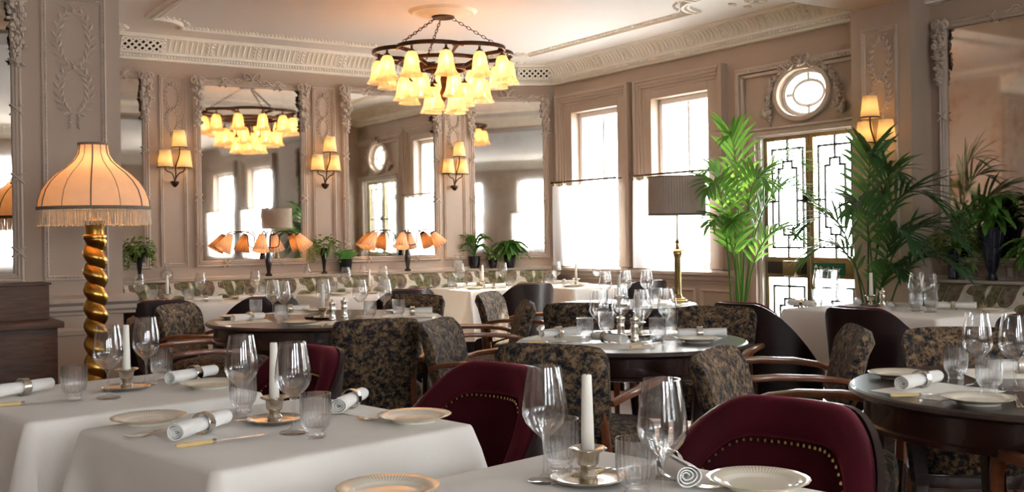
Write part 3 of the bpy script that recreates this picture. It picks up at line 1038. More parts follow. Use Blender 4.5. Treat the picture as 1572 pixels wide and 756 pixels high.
for sg in (-1, 1):
    mb = MB()
    for i in range(54):
        t = i / 53
        a = PI / 2 + sg * (-0.15 - t * 1.9)
        x = OVS + (OVA + .065 + t * .05) * math.cos(a) - sg * -0.0
        z = OVZ + (OVB + .06) * math.sin(a) - (t * .04)
        r = rnd.uniform(.011, .02)
        mb.blob((x + rnd.uniform(-.022, .022), -(.012 + rnd.uniform(0, .025)), z + rnd.uniform(-.022, .022)), r)
        if i % 2: leaf5(mb, (x, z), rnd.uniform(0, 6.3), .05, .014, .02, .01)
    for i in range(16):
        mb.blob((OVS + sg * (.30 + rnd.uniform(0, .12)), -(.012 + rnd.uniform(0, .03)), OVZ - .10 - rnd.uniform(0, .09)), rnd.uniform(.014, .024))
    mb.build('festoon', paint_relief, parent=root)
mb = MB(); bow(mb, OVS + .01, 2.515, .22, .03); mb.build('ribbon_bow', paint_relief, parent=root)

# ------------------------------------------------------------------ the glazed double door
root = struct(thing('door_1', M=MW))
def leaf_door(s0, s1, hinge):
    mb = MB()
    st = .035
    mb.wbox(s0, s0 + st, -.10, -.055, 0.02, 1.975); mb.wbox(s1 - st, s1, -.10, -.055, .02, 1.975)
    mb.wbox(s0, s1, -.10, -.055, 1.945, 1.975); mb.wbox(s0, s1, -.10, -.055, 0.02, .14)
    o = mb.build('door_leaf', doorbrass, parent=root, bevel=.003, seg=1)
    MB().wbox(s0 + st, s1 - st, -.10, -.05, .855, 1.017).build('lock_rail', doorbrass, parent=o, bevel=.004)
    MB().wbox(s0 + st, s1 - st, -.10, -.044, .885, .98).build('push_plate', iron if hinge < 0 else doorbrass, parent=o, bevel=.003)
    g0, g1 = s0 + st, s1 - st
    for (z0, z1) in ((1.017, 1.945), (.14, .855)):
        MB().wbox(g0, g1, -.082, -.078, z0, z1).build('pane', pane_glass, parent=o)
        # leaded stepped key pattern
        segs = []
        w = g1 - g0
        x = lambda t: g0 + w * t
        zc0, zc1 = z0 + .075, z1 - .07
        segs += [(x(.10), zc0, x(.10), zc1), (x(.90), zc0, x(.90), zc1), (x(.10), zc1, x(.90), zc1), (x(.10), zc0, x(.90), zc0)]
        for sg, zz in ((1, zc1), (-1, zc0)):
            zo = z1 if sg > 0 else z0
            segs += [(x(.5), zo, x(.5), zz - sg * .10), (x(.38), zz - sg * .10, x(.62), zz - sg * .10),
                     (x(.38), zz - sg * .10, x(.38), zz - sg * .155), (x(.62), zz - sg * .10, x(.62), zz - sg * .155),
                     (x(.26), zz - sg * .155, x(.38), zz - sg * .155), (x(.62), zz - sg * .155, x(.74), zz - sg * .155)]
        segs += [(x(.26), zc0 + .155, x(.26), zc1 - .155), (x(.74), zc0 + .155, x(.74), zc1 - .155)]
        zm = (z0 + z1) / 2 - .02
        segs += [(x(0), zm, x(.26), zm), (x(.74), zm, x(1), zm)]
        for (xa, za, xb, zb) in segs:
            b = MB()
            if abs(xa - xb) < 1e-6: b.wbox(xa - .0075, xa + .0075, -.09, -.07, min(za, zb) - .0075, max(za, zb) + .0075)
            else: b.wbox(min(xa, xb), max(xa, xb), -.09, -.07, za - .0075, za + .0075)
            b.build('lead_came', iron, parent=o, smooth=False)
leaf_door(2.765, 3.222, -1)
leaf_door(3.228, 3.685, 1)
mb = MB().wbox(2.733, 2.765, -.14, -.02, 0, 1.985); mb.wbox(3.685, 3.70, -.14, -.02, 0, 1.985); mb.wbox(2.733, 3.70, -.14, -.02, 1.975, 1.985)
mb.build('door_jamb', sill_white, parent=root)
for s in (3.195, 3.262):
    b = MB(); b.wbox(s - .012, s + .012, -.055, -.03, 1.44, 1.50)
    b.build('latch', iron, parent=root, bevel=.003)
b = MB().wbox(3.02, 3.14, -.05, .03, .87, .99)
b.build('lock_box', doorbrass, parent=root, bevel=.006)
MB().wbox(3.262, 3.56, -.044, -.036, .885, .975).build('exit_plate', sign_m, parent=root, label='green exit sign plate')
def text_part(txt, size, s, z, d, parent, M):
    cu = bpy.data.curves.new('lettering', 'FONT')
    cu.body = txt; cu.size = size; cu.extrude = 0.001; cu.align_x = 'LEFT'; cu.resolution_u = 3
    tmp = bpy.data.objects.new('tmp', cu); COL.objects.link(tmp)
    dg = bpy.context.evaluated_depsgraph_get()
    me = bpy.data.meshes.new_from_object(tmp.evaluated_get(dg))
    bpy.data.objects.remove(tmp)
    me.materials.clear(); me.materials.append(sign_w)
    o = bpy.data.objects.new('lettering', me); COL.objects.link(o); o.parent = parent
    o.matrix_local = Matrix.Translation((s, -d, z)) @ Matrix.Rotation(PI / 2, 4, 'X')
    return o
text_part('Push bar', .058, 3.325, .910, -.0355, root, MW)
b = MB()
b.wbox(3.283, 3.287, -.0365, -.0345, .90, .945); b.wbox(3.303, 3.307, -.0365, -.0345, .90, .945); b.wbox(3.283, 3.307, -.0365, -.0345, .898, .902)
b.add([(3.275, .0348, .94), (3.315, .0348, .94), (3.295, .0348, .965), (3.275, .0366, .94), (3.315, .0366, .94), (3.295, .0366, .965)], [(0, 1, 2), (3, 5, 4), (0, 3, 4, 1), (1, 4, 5, 2), (2, 5, 3, 0)])
b.build('arrow_mark', sign_w, parent=root, smooth=False)

# ------------------------------------------------------------------ café curtains
def curtain(s0, s1, label, seed, M=None, group='cafe curtains on the window wall'):
    rnd = random.Random(seed)
    root = thing('cafe_curtain', M=M or MW)
    d = 0.125
    MB().tube([(s0 - .02, -d, 1.745), (s1 + .02, -d, 1.745)], .0095, 8).build('rod', bronze, parent=root)
    for s in (s0 - .02, s1 + .02):
        MB().blob((s, -d, 1.745), .014, n=8, m=6).build('finial', bronze, parent=root)
        b = MB(); b.tube([(s + (.03 if s < s1 else -.03), -.02, 1.745), (s + (.03 if s < s1 else -.03), -d, 1.745)], .006, 6); b.build('bracket', bronze, parent=root)
    n = 7
    ring = None
    for i in range(n):
        s = s0 + (s1 - s0) * (i + .3) / (n - .4)
        pts = [(0, .016 * math.cos(2 * PI * k / 12), .016 * math.sin(2 * PI * k / 12)) for k in range(12)]
        if ring is None:
            ring = MB().tube(pts, .0022, 5, closed=True).build('ring', brass, parent=root); o = ring
        else:
            o = ring.copy(); COL.objects.link(o); o.parent = root
        o.matrix_local = Matrix.Translation((s, -d, 1.737))
    ph = rnd.uniform(0, 6)
    def fn(u, v):
        s = s0 + (s1 - s0) * u
        sag = 0.022 * abs(math.sin(PI * (u * (n - .4) - .3))) * max(0, 1 - v * 3)
        z = 1.722 - sag - (1.722 - .905) * v
        dd = d - .005 + .014 * math.sin(u * 34 + ph) * (.4 + .6 * v) + .01 * math.sin(u * 11 + 2 * v + ph)
        return (s, -dd, z)
    MB().slab(fn, 110, 10, 0.0012).build('voile', sheer_m, parent=root)
    tag(root, label, 'curtain', group)
curtain(.11, 1.07, 'white sheer half curtain on the window nearest the corner', 1)
curtain(1.33, 2.29, 'white sheer half curtain behind the drum-shade lamp', 2)
# other windows of the room, seen only in the mirrors
for k, w in enumerate(FARW):
    sash_window('window_%d' % (4 + k), *w, MW, (w[0] - .22, w[1] + .22))
    curtain(w[0] - .1, w[1] + .1, ('reflected sheer half curtain nearer the lamp shade in the chandelier mirror', 'reflected sheer half curtain nearer the pier in the chandelier mirror')[k], 5 + k, group='cafe curtains seen in the mirrors')
for k, w in enumerate(BW):
    sash_window('window_%d' % (6 + k), *w, MB_)
    curtain(w[0] - .1, w[1] + .1, 'reflected sheer half curtain, %s along the rear wall in the corner mirror' % ('first', 'second', 'third')[k], 8 + k, MB_, 'cafe curtains on the rear wall')
# ------------------------------------------------------------------ wall mirrors
def wall_mirror(M, s0, s1, z0, z1, label, gl=None, crest=True, sides=(1, 1), seed=0):
    """s0..s1, z0..z1 : the glass"""
    gl = gl or mirror
    rnd = random.Random(seed + 11)
    root = thing('wall_mirror', M=M @ Matrix.Translation(((s0 + s1) / 2, 0, z0)))
    h, w = z1 - z0, (s1 - s0) / 2
    MB().box(-w - .01, w + .01, -.012, -.002, -.01, h + .01).build('glass', gl, parent=root, smooth=False)
    mb = MB(); mould(mb, -w, w, 0, h, [(0, .014), (.004, .03), (.012, .034), (.016, .026), (.026, .036), (.036, .026), (.046, .036), (.054, .030), (.060, .012)])
    fr = mb.build('frame', paint_relief, parent=root, ang=25)
    for sd in (-1, 1):
        if not sides[0 if sd < 0 else 1]: continue
        x = sd * (w + .03)
        mb = MB()
        volute(mb, x - sd * .0 - .035, h + .035, .034, .02, -1); volute(mb, x + .035, h + .035, .034, .02, 1)
        drop_cluster(mb, x, h + .03, .40, .046, 80, .03, .04, rnd)
        mb.build('fruit_drop', paint_relief, parent=fr)
        for zz in (.12, .55, .95):
            mb = MB()
            for a in (-1, 1):
                mb.tube([(x - .034, -.036, zz - a * .03), (x, -.042, zz), (x + .034, -.036, zz + a * .03)], .006, 5)
            mb.build('ribbon_tie', paint_relief, parent=fr)
    if crest:
        mb = MB(); bow(mb, 0, h + .065, .20, .02)
        for sg in (-1, 1):
            mb.tube([(sg * (.10 + .22 * t), -.03, h + .05 + .018 * math.sin(t * 12)) for t in [k / 10 for k in range(11)]], .011, 5)
        mb.build('ribbon_crest', paint_relief, parent=fr)
    for xx in (-w * .55, w * .55):
        for zz in (-.03, h + .03):
            mb = MB()
            for a in (-1, 1):
                mb.tube([(xx - .03, -.036, zz - a * .034), (xx, -.042, zz), (xx + .03, -.036, zz + a * .034)], .006, 5)
            mb.build('ribbon_tie', paint_relief, parent=fr)
    tag(root, label, 'mirror', 'plaster-framed wall mirrors')
    return root
wall_mirror(ML, -4.0, -3.31, 1.04, 2.59, 'foxed mirror half hidden behind the panelled pier beside the first wall light', seed=1)
wall_mirror(ML, -2.81, -1.893, 1.04, 2.575, 'foxed mirror with fruit-drop frame that shows the chandelier', seed=2)
wall_mirror(ML, -1.415, -0.483, 1.04, 2.59, 'foxed mirror with fruit-drop frame reflecting the oval window', seed=3)
wall_mirror(MC, 0.0, 0.70, 1.04, 2.585, 'narrow foxed mirror above the ferns in the corner', sides=(1, 1), seed=4)
wall_mirror(MW, 4.464, 5.95, 1.03, 2.56, 'rust-stained mirror beyond the pillar with the palm before it', gl=mirror_warm, seed=5)
wall_mirror(MP, -1.25, -0.285, 1.05, 2.62, 'mirror at the photo edge beside the wreath-panelled pier', seed=6)

# ------------------------------------------------------------------ wall lights
def point(name, loc, energy, col, r, parent=None):
    l = bpy.data.lights.new(name, 'POINT'); l.energy = energy; l.color = col; l.shadow_soft_size = r
    o = bpy.data.objects.new(name, l); COL.objects.link(o)
    if parent is not None: o.parent = parent
    o.location = loc
    return o
WARM = (1.0, 0.55, 0.22)
def sconce(M, s, z, d, label, flip=1, k=1.0):
    root = thing('wall_light', M=M @ Matrix.Translation((s, -d, z)))
    mb = MB().lathe([(0.0, -.045), (.012, -.04), (.028, -.022), (.036, -.004), (.036, .004), (.030, .008), (.0, .008)], 20)
    mb.build('back_cup', bronze, parent=root, M=Matrix.Translation((0, -.05, 0)))
    MB().box(-.012, .012, -.05, 0, -.012, .012).build('wall_plate', bronze, parent=root)
    spec = [(-.088, .135, -.03), (.078, .135, -.02), (flip * .028, .305, -.05)]
    for i, (x, zz, y) in enumerate(spec):
        y -= .055
        pts = [(0, -.05, 0.0), (x * .12, -.06, .04), (x * .40, y, .075), (x * .85, y, .092), (x, y, zz - .018), (x, y, zz + .03)]
        if i == 2: pts = [(0, -.05, 0), (flip * .004, -.07, .07), (-flip * .006, y, .13), (x * .75, y, .215), (x, y, zz - .03), (x, y, zz + .03)]
        MB().tube(spline(pts), .0055, 6).build('arm', bronze, parent=root)
        prof = [(.064, zz - .015), (.0655, zz - .015), (.047, zz + .135), (.0455, zz + .135)]
        sh = MB().ringlathe(prof, 24).build('shade', shade_ivory, parent=root, M=Matrix.Translation((x, y, 0)))
        MB().ringlathe([(.0652, zz - .018), (.067, zz - .018), (.066, zz - .008), (.0642, zz - .008)], 24).build('shade_trim', bronze, parent=sh)
        MB().lathe([(0, zz + .02), (.012, zz + .03), (.016, zz + .055), (.010, zz + .08), (0, zz + .088)], 10).build('bulb', bulb_m, parent=sh)
        point('bulb_light', (x, y, zz + .055), 7.5 * k, WARM, .016, root)
    tag(root, label, 'wall light', 'three-shade bronze wall lights')
    return root
sconce(ML, -3.051, 1.72, .0, 'three-shade bronze wall light between pier and chandelier mirror')
sconce(ML, -1.668, 1.72, .0, 'three-shade bronze wall light between the two tall mirrors')
sconce(ML, -0.273, 1.72, .0, 'three-shade bronze wall light nearest the corner, partly below the chandelier')
sconce(MW, 4.11, 1.70, PD, 'three-shade bronze wall light on the pillar above the palm', flip=-1)
sconce(MP, -2.2, 1.72, 0, 'three-shade bronze wall light beyond the pier mirror') if False else None

# ------------------------------------------------------------------ chandelier
CH = ad(-1.61, 2.17, 0)
root = thing('chandelier', (CH.x, CH.y, 2.62))
def Z(z): return z - 2.62
MB().lathe([(0, Z(2.885)), (.07, Z(2.885)), (.085, Z(2.89)), (.09, Z(2.905)), (.07, Z(2.92)), (.0, Z(2.92))], 28).build('canopy', bronze, parent=root)
for k in range(6):     # overlapping scallop arcs of the big ring
    a = 2 * PI * k / 6 + .3
    c = Vector((.27 * math.cos(a), .27 * math.sin(a), 0))
    pts = [(c.x + .27 * math.cos(a + t), c.y + .27 * math.sin(a + t), -.005) for t in [(-.5 + i / 14) * 2.45 * 1.0 for i in range(15)]]
    MB().tube(pts, .013, 7, flat=(.016, .008), up=Vector((0, 0, 1))).build('ring_arc', bronze, parent=root)
mb = MB()
for k in range(6):
    a = 2 * PI * k / 6 + .3 + PI / 6
    mb2 = MB().tube([(.17 * math.cos(a), .17 * math.sin(a), -.10), (.33 * math.cos(a), .33 * math.sin(a), -.02), (.47 * math.cos(a), .47 * math.sin(a), -.005)], .011, 6, flat=(.015, .008))
    mb2.build('spoke', bronze, parent=root)
for (r, z) in ((.34, -.07), (.16, -.12)):
    MB().tube([(r * math.cos(2 * PI * i / 32), r * math.sin(2 * PI * i / 32), z) for i in range(32)], .011, 6, closed=True, flat=(.015, .008)).build('inner_ring', bronze, parent=root)
MB().lathe([(0, Z(2.25)), (.02, Z(2.27)), (.035, Z(2.32)), (.02, Z(2.36)), (.03, Z(2.42)), (.015, Z(2.5)), (0, Z(2.52))], 14).build('stem', bronze, parent=root)
def chain(p0, p1, name='chain', lk=.042):
    mb = MB()
    p0, p1 = Vector(p0), Vector(p1)
    n = max(2, int((p1 - p0).length / (lk * .78)))
    dr = (p1 - p0).normalized()
    s1 = dr.cross(Vector((0, 0, 1)))
    if s1.length < .1: s1 = Vector((1, 0, 0))
    s1.normalize(); s2 = dr.cross(s1)
    for i in range(n):
        c = p0.lerp(p1, (i + .5) / n)
        sd = s1 if i % 2 else s2
        pts = [c + dr * (lk * .5 * math.cos(t)) + sd * (lk * .24 * math.sin(t)) for t in [2 * PI * k / 10 for k in range(10)]]
        mb.tube(pts, .003, 4, closed=True)
    return mb.build(name, bronze, parent=root)
for k in range(3):
    a = 2 * PI * k / 3 + 1.95
    chain((.07 * math.cos(a), .07 * math.sin(a), Z(2.885)), (.44 * math.cos(a), .44 * math.sin(a), .03))
BELL = [(.022, .0), (.036, -.012), (.048, -.04), (.054, -.08), (.058, -.115), (.066, -.145), (.080, -.170), (.087, -.182)]
def bell_mod(a, z): return 1 + (.028 * math.cos(8 * a)) * min(1, max(0, (-z) / .06))
shade0 = cap0 = bulb0 = None
for (n, r, zt, ph) in ((12, .49, -.055, .1), (8, .31, -.185, .3), (4, .13, -.265, .9)):
    for k in range(n):
        a = 2 * PI * k / n + ph
        x, y = r * math.cos(a), r * math.sin(a)
        rot = Matrix.Translation((x, y, zt)) @ Matrix.Rotation(a, 4, 'Z') @ Matrix.Rotation(random.uniform(-.05, .05), 4, 'Y')
        if shade0 is None:
            inner = [(max(.004, q - .003), z) for q, z in BELL]
            shade0 = MB().ringlathe(BELL + inner[::-1], 32, mod=bell_mod).build('bell_shade', amber, parent=root)
            cap0 = MB().lathe([(0, .035), (.006, .03), (.010, .015), (.024, .004), (.028, -.01), (.0, -.012)], 12).build('shade_cap', bronze, parent=root)
            bulb0 = MB().lathe([(0, -.03), (.012, -.04), (.022, -.075), (.018, -.10), (0, -.112)], 10).build('bulb', bulb_m, parent=root)
            trio = (shade0, cap0, bulb0)
        else:
            trio = []
            for q in (shade0, cap0, bulb0):
                c = q.copy(); COL.objects.link(c); c.parent = root; trio.append(c)
        for q in trio: q.matrix_local = rot
        zup = -.005 if r > .4 else (-.07 if r > .2 else -.12)
        chain((x, y, zup), (x, y, zt + .03), 'hanger_chain', .03)
        point('bulb_light', (x, y, zt - .13), 0.30, (1.0, .70, .40), .02, root)
tag(root, 'tiered bronze chandelier with amber glass bell shades on the ceiling', 'chandelier')

# ------------------------------------------------------------------ gold barley-twist lamp
GL = (-2.13, 5.32)
root = thing('standard_lamp', (GL[0], GL[1], 0))
def twist(u, v):
    z = .10 + (1.24 - .10) * v
    a = 2 * PI * u
    ph = -v * 2 * PI * 12.2
    off = .003
    r = .040 + .017 * abs(math.cos((a - ph) / 2)) ** .6
    return (off * math.cos(ph) + r * math.cos(a), off * math.sin(ph) + r * math.sin(a), z)
MB().grid(twist, 32, 300, wrap=True).build('twisted_column', goldleaf, parent=root, ang=70)
MB().lathe([(0, 0), (.16, 0), (.17, .02), (.15, .04), (.11, .055), (.07, .075), (.062, .10), (.05, .115), (0, .115)], 32).build('base', goldleaf, parent=root)
MB().lathe([(0, 1.235), (.05, 1.235), (.058, 1.245), (.058, 1.255), (.045, 1.262), (.046, 1.31), (.055, 1.33), (.03, 1.345), (0, 1.345)], 28).build('capital', goldleaf, parent=root)
MB().tube([(0, 0, 1.34), (0, 0, 1.46)], .008, 8).build('lamp_stem', brass, parent=root)
SP = [(.071, 1.722), (.072, 1.70), (.077, 1.67), (.098, 1.635), (.135, 1.602), (.178, 1.57), (.218, 1.53), (.247, 1.485), (.263, 1.435), (.268, 1.395)]
def scal(a, z): return 1 - .012 * abs(math.sin(6 * a)) ** .5 + .012
prof = SP + [(r - .003, z) for r, z in SP[::-1]]
MB().ringlathe(prof, 72, mod=lambda a, z: 1 - .018 * abs(math.sin(6 * (a + .2)))).build('shade', shade_gold, parent=root)
GSH = bpy.data.objects[-1] if False else [o for o in root.children if o.name.startswith('shade')][0]
for k in range(12):
    a = PI * k / 6 - .2
    pts = [((r + .001) * math.cos(a), (r + .001) * math.sin(a), z) for r, z in SP]
    MB().tube(pts, .0035 if k % 2 == 0 else .0018, 5).build('shade_rib', braid, parent=GSH)
MB().ringlathe([(.071, 1.716), (.076, 1.716), (.076, 1.728), (.071, 1.728)], 40).build('top_braid', braid, parent=GSH)
MB().ringlathe([(.267, 1.385), (.273, 1.385), (.273, 1.402), (.267, 1.402)], 64).build('bottom_braid', braid, parent=GSH)
mb = MB()
rnd = random.Random(3)
for i in range(260):
    a = 2 * PI * i / 260 + rnd.uniform(-.006, .006)
    zb = 1.308 + rnd.uniform(-.004, .004)
    mb.tube([(.270 * math.cos(a), .270 * math.sin(a), 1.388), ((.271 + rnd.uniform(-.002, .003)) * math.cos(a + .004), (.271) * math.sin(a + .004), zb)], .0026, 4)
mb.build('silk_fringe', fringe, parent=GSH, kind='stuff')
MB().blob((0, 0, 1.50), .03, n=10, m=8).build('bulb', bulb_m, parent=root)
point('bulb_light', (0, 0, 1.54), 4.2, (1.0, .62, .32), .03, root)
tag(root, 'gilded barley-twist standard lamp with a fringed domed peach silk shade', 'lamp')

# ------------------------------------------------------------------ drum-shade brass lamp on the far round table
def drum_lamp(loc, z0):
    root = thing('column_lamp', (loc[0], loc[1], z0))
    b = MB(); b.box(-.058, .058, -.058, .058, 0, .014); b.box(-.045, .045, -.045, .045, .014, .026)
    b.build('base', brass, parent=root, bevel=.003)
    MB().lathe([(.026, .026), (.030, .03), (.026, .045), (.0225, .05), (.0215, .30), (.024, .305)], 36, mod=lambda a, z: 1 - .05 * abs(math.sin(7 * a)) if .05 <= z <= .3 else 1).build('column', brass, parent=root)
    b = MB().lathe([(.024, .305), (.032, .335), (.028, .345)], 20); b.box(-.038, .038, -.038, .038, .345, .356)
    b.build('capital', brass, parent=root)
    MB().lathe([(.0, .356), (.018, .36), (.012, .375), (.010, .40), (.018, .41), (.010, .42), (.006, .43), (.006, .60), (0, .60)], 16).build('stem', brass, parent=root)
    n = 400
    prof = [(.192, .60), (.194, .60), (.191, .855), (.189, .855)]
    MB().ringlathe(prof, n, mod=lambda a, z: 1 + .012 * math.sin(66 * a)).build('drum_shade', shade_grey, parent=root, ang=80)
    MB().ringlathe([(.192, .594), (.1965, .594), (.1965, .604), (.192, .604)], 48).build('shade_trim', braid, parent=root)
    MB().ringlathe([(.189, .850), (.194, .850), (.194, .859), (.189, .859)], 48).build('shade_trim', braid, parent=root)
    tag(root, 'brass column lamp with a pleated grey drum shade before the window', 'lamp')
drum_lamp((1.135, 7.16), .751)

# ------------------------------------------------------------------ four-arm lamps on the ledge
SPOTS = [[(-.35, -.02, .6), (-.11, -.14, .3), (.07, .05, .3), (.27, -.01, .7)], [(-.34, .01, .6), (-.12, -.13, .35), (.04, .05, .3), (.26, -.03, .75)]]
def fan_lamp(s, label, ph):
    root = thing('ledge_lamp', M=ML @ Matrix.Translation((s, -.085, .887)))
    MB().lathe([(0, 0), (.030, 0), (.032, .012), (.016, .03), (.020, .06), (.030, .12), (.028, .17), (.015, .23), (.012, .258), (0, .265)], 18).build('post', armwood if False else mahog, parent=root)
    for k, (dx, dy, tz) in enumerate(SPOTS[ph]):
        sg = 1 if dx > 0 else -1
        m = math.hypot(dx, dy)
        ux, uy = dx / m, dy / m
        q_ = m * .34
        pts = [(0, 0, .258), (ux * q_ * .55, uy * q_ * .55, .255), (ux * q_, uy * q_, .268), (ux * q_ * 1.1, uy * q_ * 1.1, .31), (ux * q_ * 1.12, uy * q_ * 1.12, .355),
               (ux * m * .48, uy * m * .48, .385), (ux * m * .62, uy * m * .62, .402), (ux * m * .78, uy * m * .78, .402), (ux * m * .92, uy * m * .92, .385), (dx, dy, .368)]
        MB().tube(spline(pts, 3), .0045, 6).build('arm', bronze, parent=root)
        tip = Vector((dx, dy, .372))
        out = Vector((ux * tz, uy * tz, -1)).normalized()
        q = Vector((0, 0, -1)).rotation_difference(out).to_matrix().to_4x4()
        prof = [(.024, .0), (.026, .0), (.072, -.15), (.070, -.15)]
        Mx = Matrix.Translation(tip) @ q
        sh = MB().ringlathe(prof, 96, mod=lambda a_, z: 1 + (.05 * math.sin(16 * a_)) * (.4 + (-z) * 6)).build('cone_shade', shade_pink, parent=root, M=Mx)
        MB().lathe([(0, .01), (.02, .005), (.030, 0), (0, -.002)], 14).build('shade_cap', bronze, parent=sh)
        MB().blob((0, 0, -.08), .018, n=8, m=6).build('bulb', bulb_m, parent=sh)
        point('bulb_light', Mx @ Vector((0, 0, -.085)), .45, WARM, .02, root)
    tag(root, label, 'lamp', 'four-shade lamps on the ledge')
fan_lamp(-2.24, 'four-shade pleated lamp on the ledge before the chandelier mirror', 0)
fan_lamp(-0.835, 'four-shade pleated lamp on the ledge before the second tall mirror', 1)

# ------------------------------------------------------------------ banquettes
def banquette(name, M, s0, s1, label, d0=.12):
    root = thing(name, M=M @ Matrix.Translation(((s0 + s1) / 2, -d0, 0)))
    w = (s1 - s0) / 2
    def back(u, v):
        pr = [(.02, .40), (.125, .44), (.13, .60), (.115, .74), (.095, .805), (.06, .838), (.02, .845), (-.005, .835), (-.01, .80)]
        k = v * (len(pr) - 1); i = min(int(k), len(pr) - 2); t = k - i
        d = pr[i][0] * (1 - t) + pr[i + 1][0] * t; z = pr[i][1] * (1 - t) + pr[i + 1][1] * t
        return (-w + 2 * w * u, -d, z)
    b = MB(); b.slab(back, 24, 24, .02)
    b.build('backrest', banq_fab, parent=root, ang=60)
    MB().box(-w, w, -.52, -.10, .30, .45).build('seat', banq_fab, parent=root, bevel=.03, seg=3)
    MB().box(-w, w, -.49, -.02, .06, .30).build('base', mahog, parent=root)
    b = MB(); b.box(-w + .02, w - .02, -.44, -.05, 0, .06); b.build('plinth', mahog, parent=root)
    tag(root, label, 'banquette', 'floral banquettes along the walls')
banquette('banquette', ML, -4.0, -0.12, 'long olive floral banquette under the tall mirrors')
banquette('banquette', MC, -0.05, .80, 'short olive floral banquette under the corner mirror')
banquette('banquette', MW, 4.36, 7.2, 'olive floral banquette beyond the palm by the rust-stained mirror', d0=.13)

# ------------------------------------------------------------------ oak sideboard by the pier
root = thing('sideboard', M=MP @ Matrix.Translation((-.75, -.30, 0)))
MB().box(-.9, .61, -.22, .22, 0.06, .755).build('carcass', oldoak, parent=root, bevel=.004)
MB().box(-.9, .64, -.25, .23, .755, .79).build('ledge', oldoak, parent=root, bevel=.006)
MB().box(-.9, .60, -.05, .20, .79, .985).build('back_board', oldoak, parent=root, bevel=.008)
MB().box(-.9, .61, -.065, .21, .985, .997).build('top_board', oldoak, parent=root, bevel=.005)
for k in range(3):
    MB().box(-.86 + k * .48, -.42 + k * .48, -.235, -.22, .40, .70).build('door_panel', oldoak, parent=root, bevel=.006)
MB().box(-.9, .62, -.235, .22, .30, .34).build('bead_rail', oldoak, parent=root, bevel=.006)
MB().box(-.9, .62, -.23, .225, 0, .06).build('plinth', oldoak, parent=root)
tag(root, 'worn dark oak sideboard beside the gold twisted lamp', 'sideboard')
# ------------------------------------------------------------------ plants
def blade(mb, p, dr, up, ln, w, droop):
    """one leaflet: a narrow folded blade"""
    dr = dr.normalized()
    side = dr.cross(up)
    if side.length < 1e-4: side = Vector((1, 0, 0))
    side.normalize()
    v, f = [], []
    n = 4
    for i in range(n + 1):
        t = i / n
        c = p + dr * (ln * t) + Vector((0, 0, -droop * ln * t * t))
        ww = w * (0.35 + 1.5 * t) * (1 - t) * 1.6 if i < n else 0.0008
        if i == 0: ww = w * .3
        v += [c - side * ww + up * ww * .35, c, c + side * ww + up * ww * .35]
    for i in range(n):
        a = i * 3
        f += [(a, a + 1, a + 4, a + 3), (a + 1, a + 2, a + 5, a + 4)]
    mb.add(v, f)
def frond(parent, base, tip, lift, leaf, mat, n=20, start=.34, w=.014, stem=None, seed=0):
    rnd = random.Random(seed)
    base, tip = Vector(base), Vector(tip)
    ctl = Vector((base.x + (tip.x - base.x) * .22, base.y + (tip.y - base.y) * .22, max(tip.z, base.z) + lift))
    def bz(t): return base * (1 - t) ** 2 + ctl * 2 * t * (1 - t) + tip * t * t
    pts = [bz(i / 14) for i in range(15)]
    mb = MB().tube(pts, [.007 * (1 - .75 * i / 14) for i in range(15)], 5)
    for i in range(n):
        t = start + (1 - start) * (i + .5) / n
        p = bz(t); tg = (bz(min(1, t + .02)) - bz(t - .02)).normalized()
        sd = tg.cross(Vector((0, 0, 1)))
        if sd.length < .05: sd = Vector((1, 0, 0))
        sd.normalize(); up = sd.cross(tg)
        k = math.sin(PI * (.18 + .75 * (t - start) / (1 - start))) ** .7
        for sg in (-1, 1):
            a = .75 - .45 * (t - start) / (1 - start)
            d = (tg * math.cos(a) + sd * sg * math.sin(a) + up * (.18 + rnd.uniform(-.1, .12)))
            blade(mb, p, d, up, leaf * k * rnd.uniform(.88, 1.1), w, rnd.uniform(.18, .42))
    blade(mb, pts[-1], tip - pts[-2], Vector((0, 0, 1)), leaf * .5, w, .3)
    return mb.build('frond', mat, parent=parent)
def plant_pot(root, r, h, mat, zs=0.0):
    MB().lathe([(0, zs), (r * .68, zs), (r * .74, zs + .02), (r * .95, zs + h * .85), (r, zs + h * .88), (r, zs + h), (r * .88, zs + h), (r * .86, zs + h * .9), (0, zs + h * .9)], 28).build('pot', mat, parent=root)
    MB().lathe([(0, zs + h * .86), (r * .85, zs + h * .9), (r * .85, zs + h * .905), (0, zs + h * .93)], 20).build('soil', soil, parent=root)
def palm(loc, fronds, mat, label, stems, seed, pot_h=.34, leaf=.36, nl=12, wl=.017):
    root = thing('potted_palm', (loc[0], loc[1], 0))
    plant_pot(root, .17, pot_h, potblack)
    rnd = random.Random(seed)
    for i, (dx, dy, z, lift, lf) in enumerate(fronds):
        b = (rnd.uniform(-.05, .05), rnd.uniform(-.05, .05), pot_h - .03)
        frond(root, b, (dx, dy, z), lift, lf * leaf, mat, n=nl, start=.40, w=wl, seed=seed * 50 + i)
    tag(root, label, 'palm', 'potted palms by the glazed door')
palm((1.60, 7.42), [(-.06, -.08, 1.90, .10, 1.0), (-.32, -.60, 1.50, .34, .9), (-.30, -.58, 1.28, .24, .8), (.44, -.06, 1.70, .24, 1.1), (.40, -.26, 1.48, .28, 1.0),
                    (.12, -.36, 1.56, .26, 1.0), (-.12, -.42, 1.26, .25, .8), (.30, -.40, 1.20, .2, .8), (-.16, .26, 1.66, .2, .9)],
     palm_leaf, 'tall bright green potted palm between the drum-shade lamp and the door', 8, 2, leaf=.36, nl=13, wl=.016)
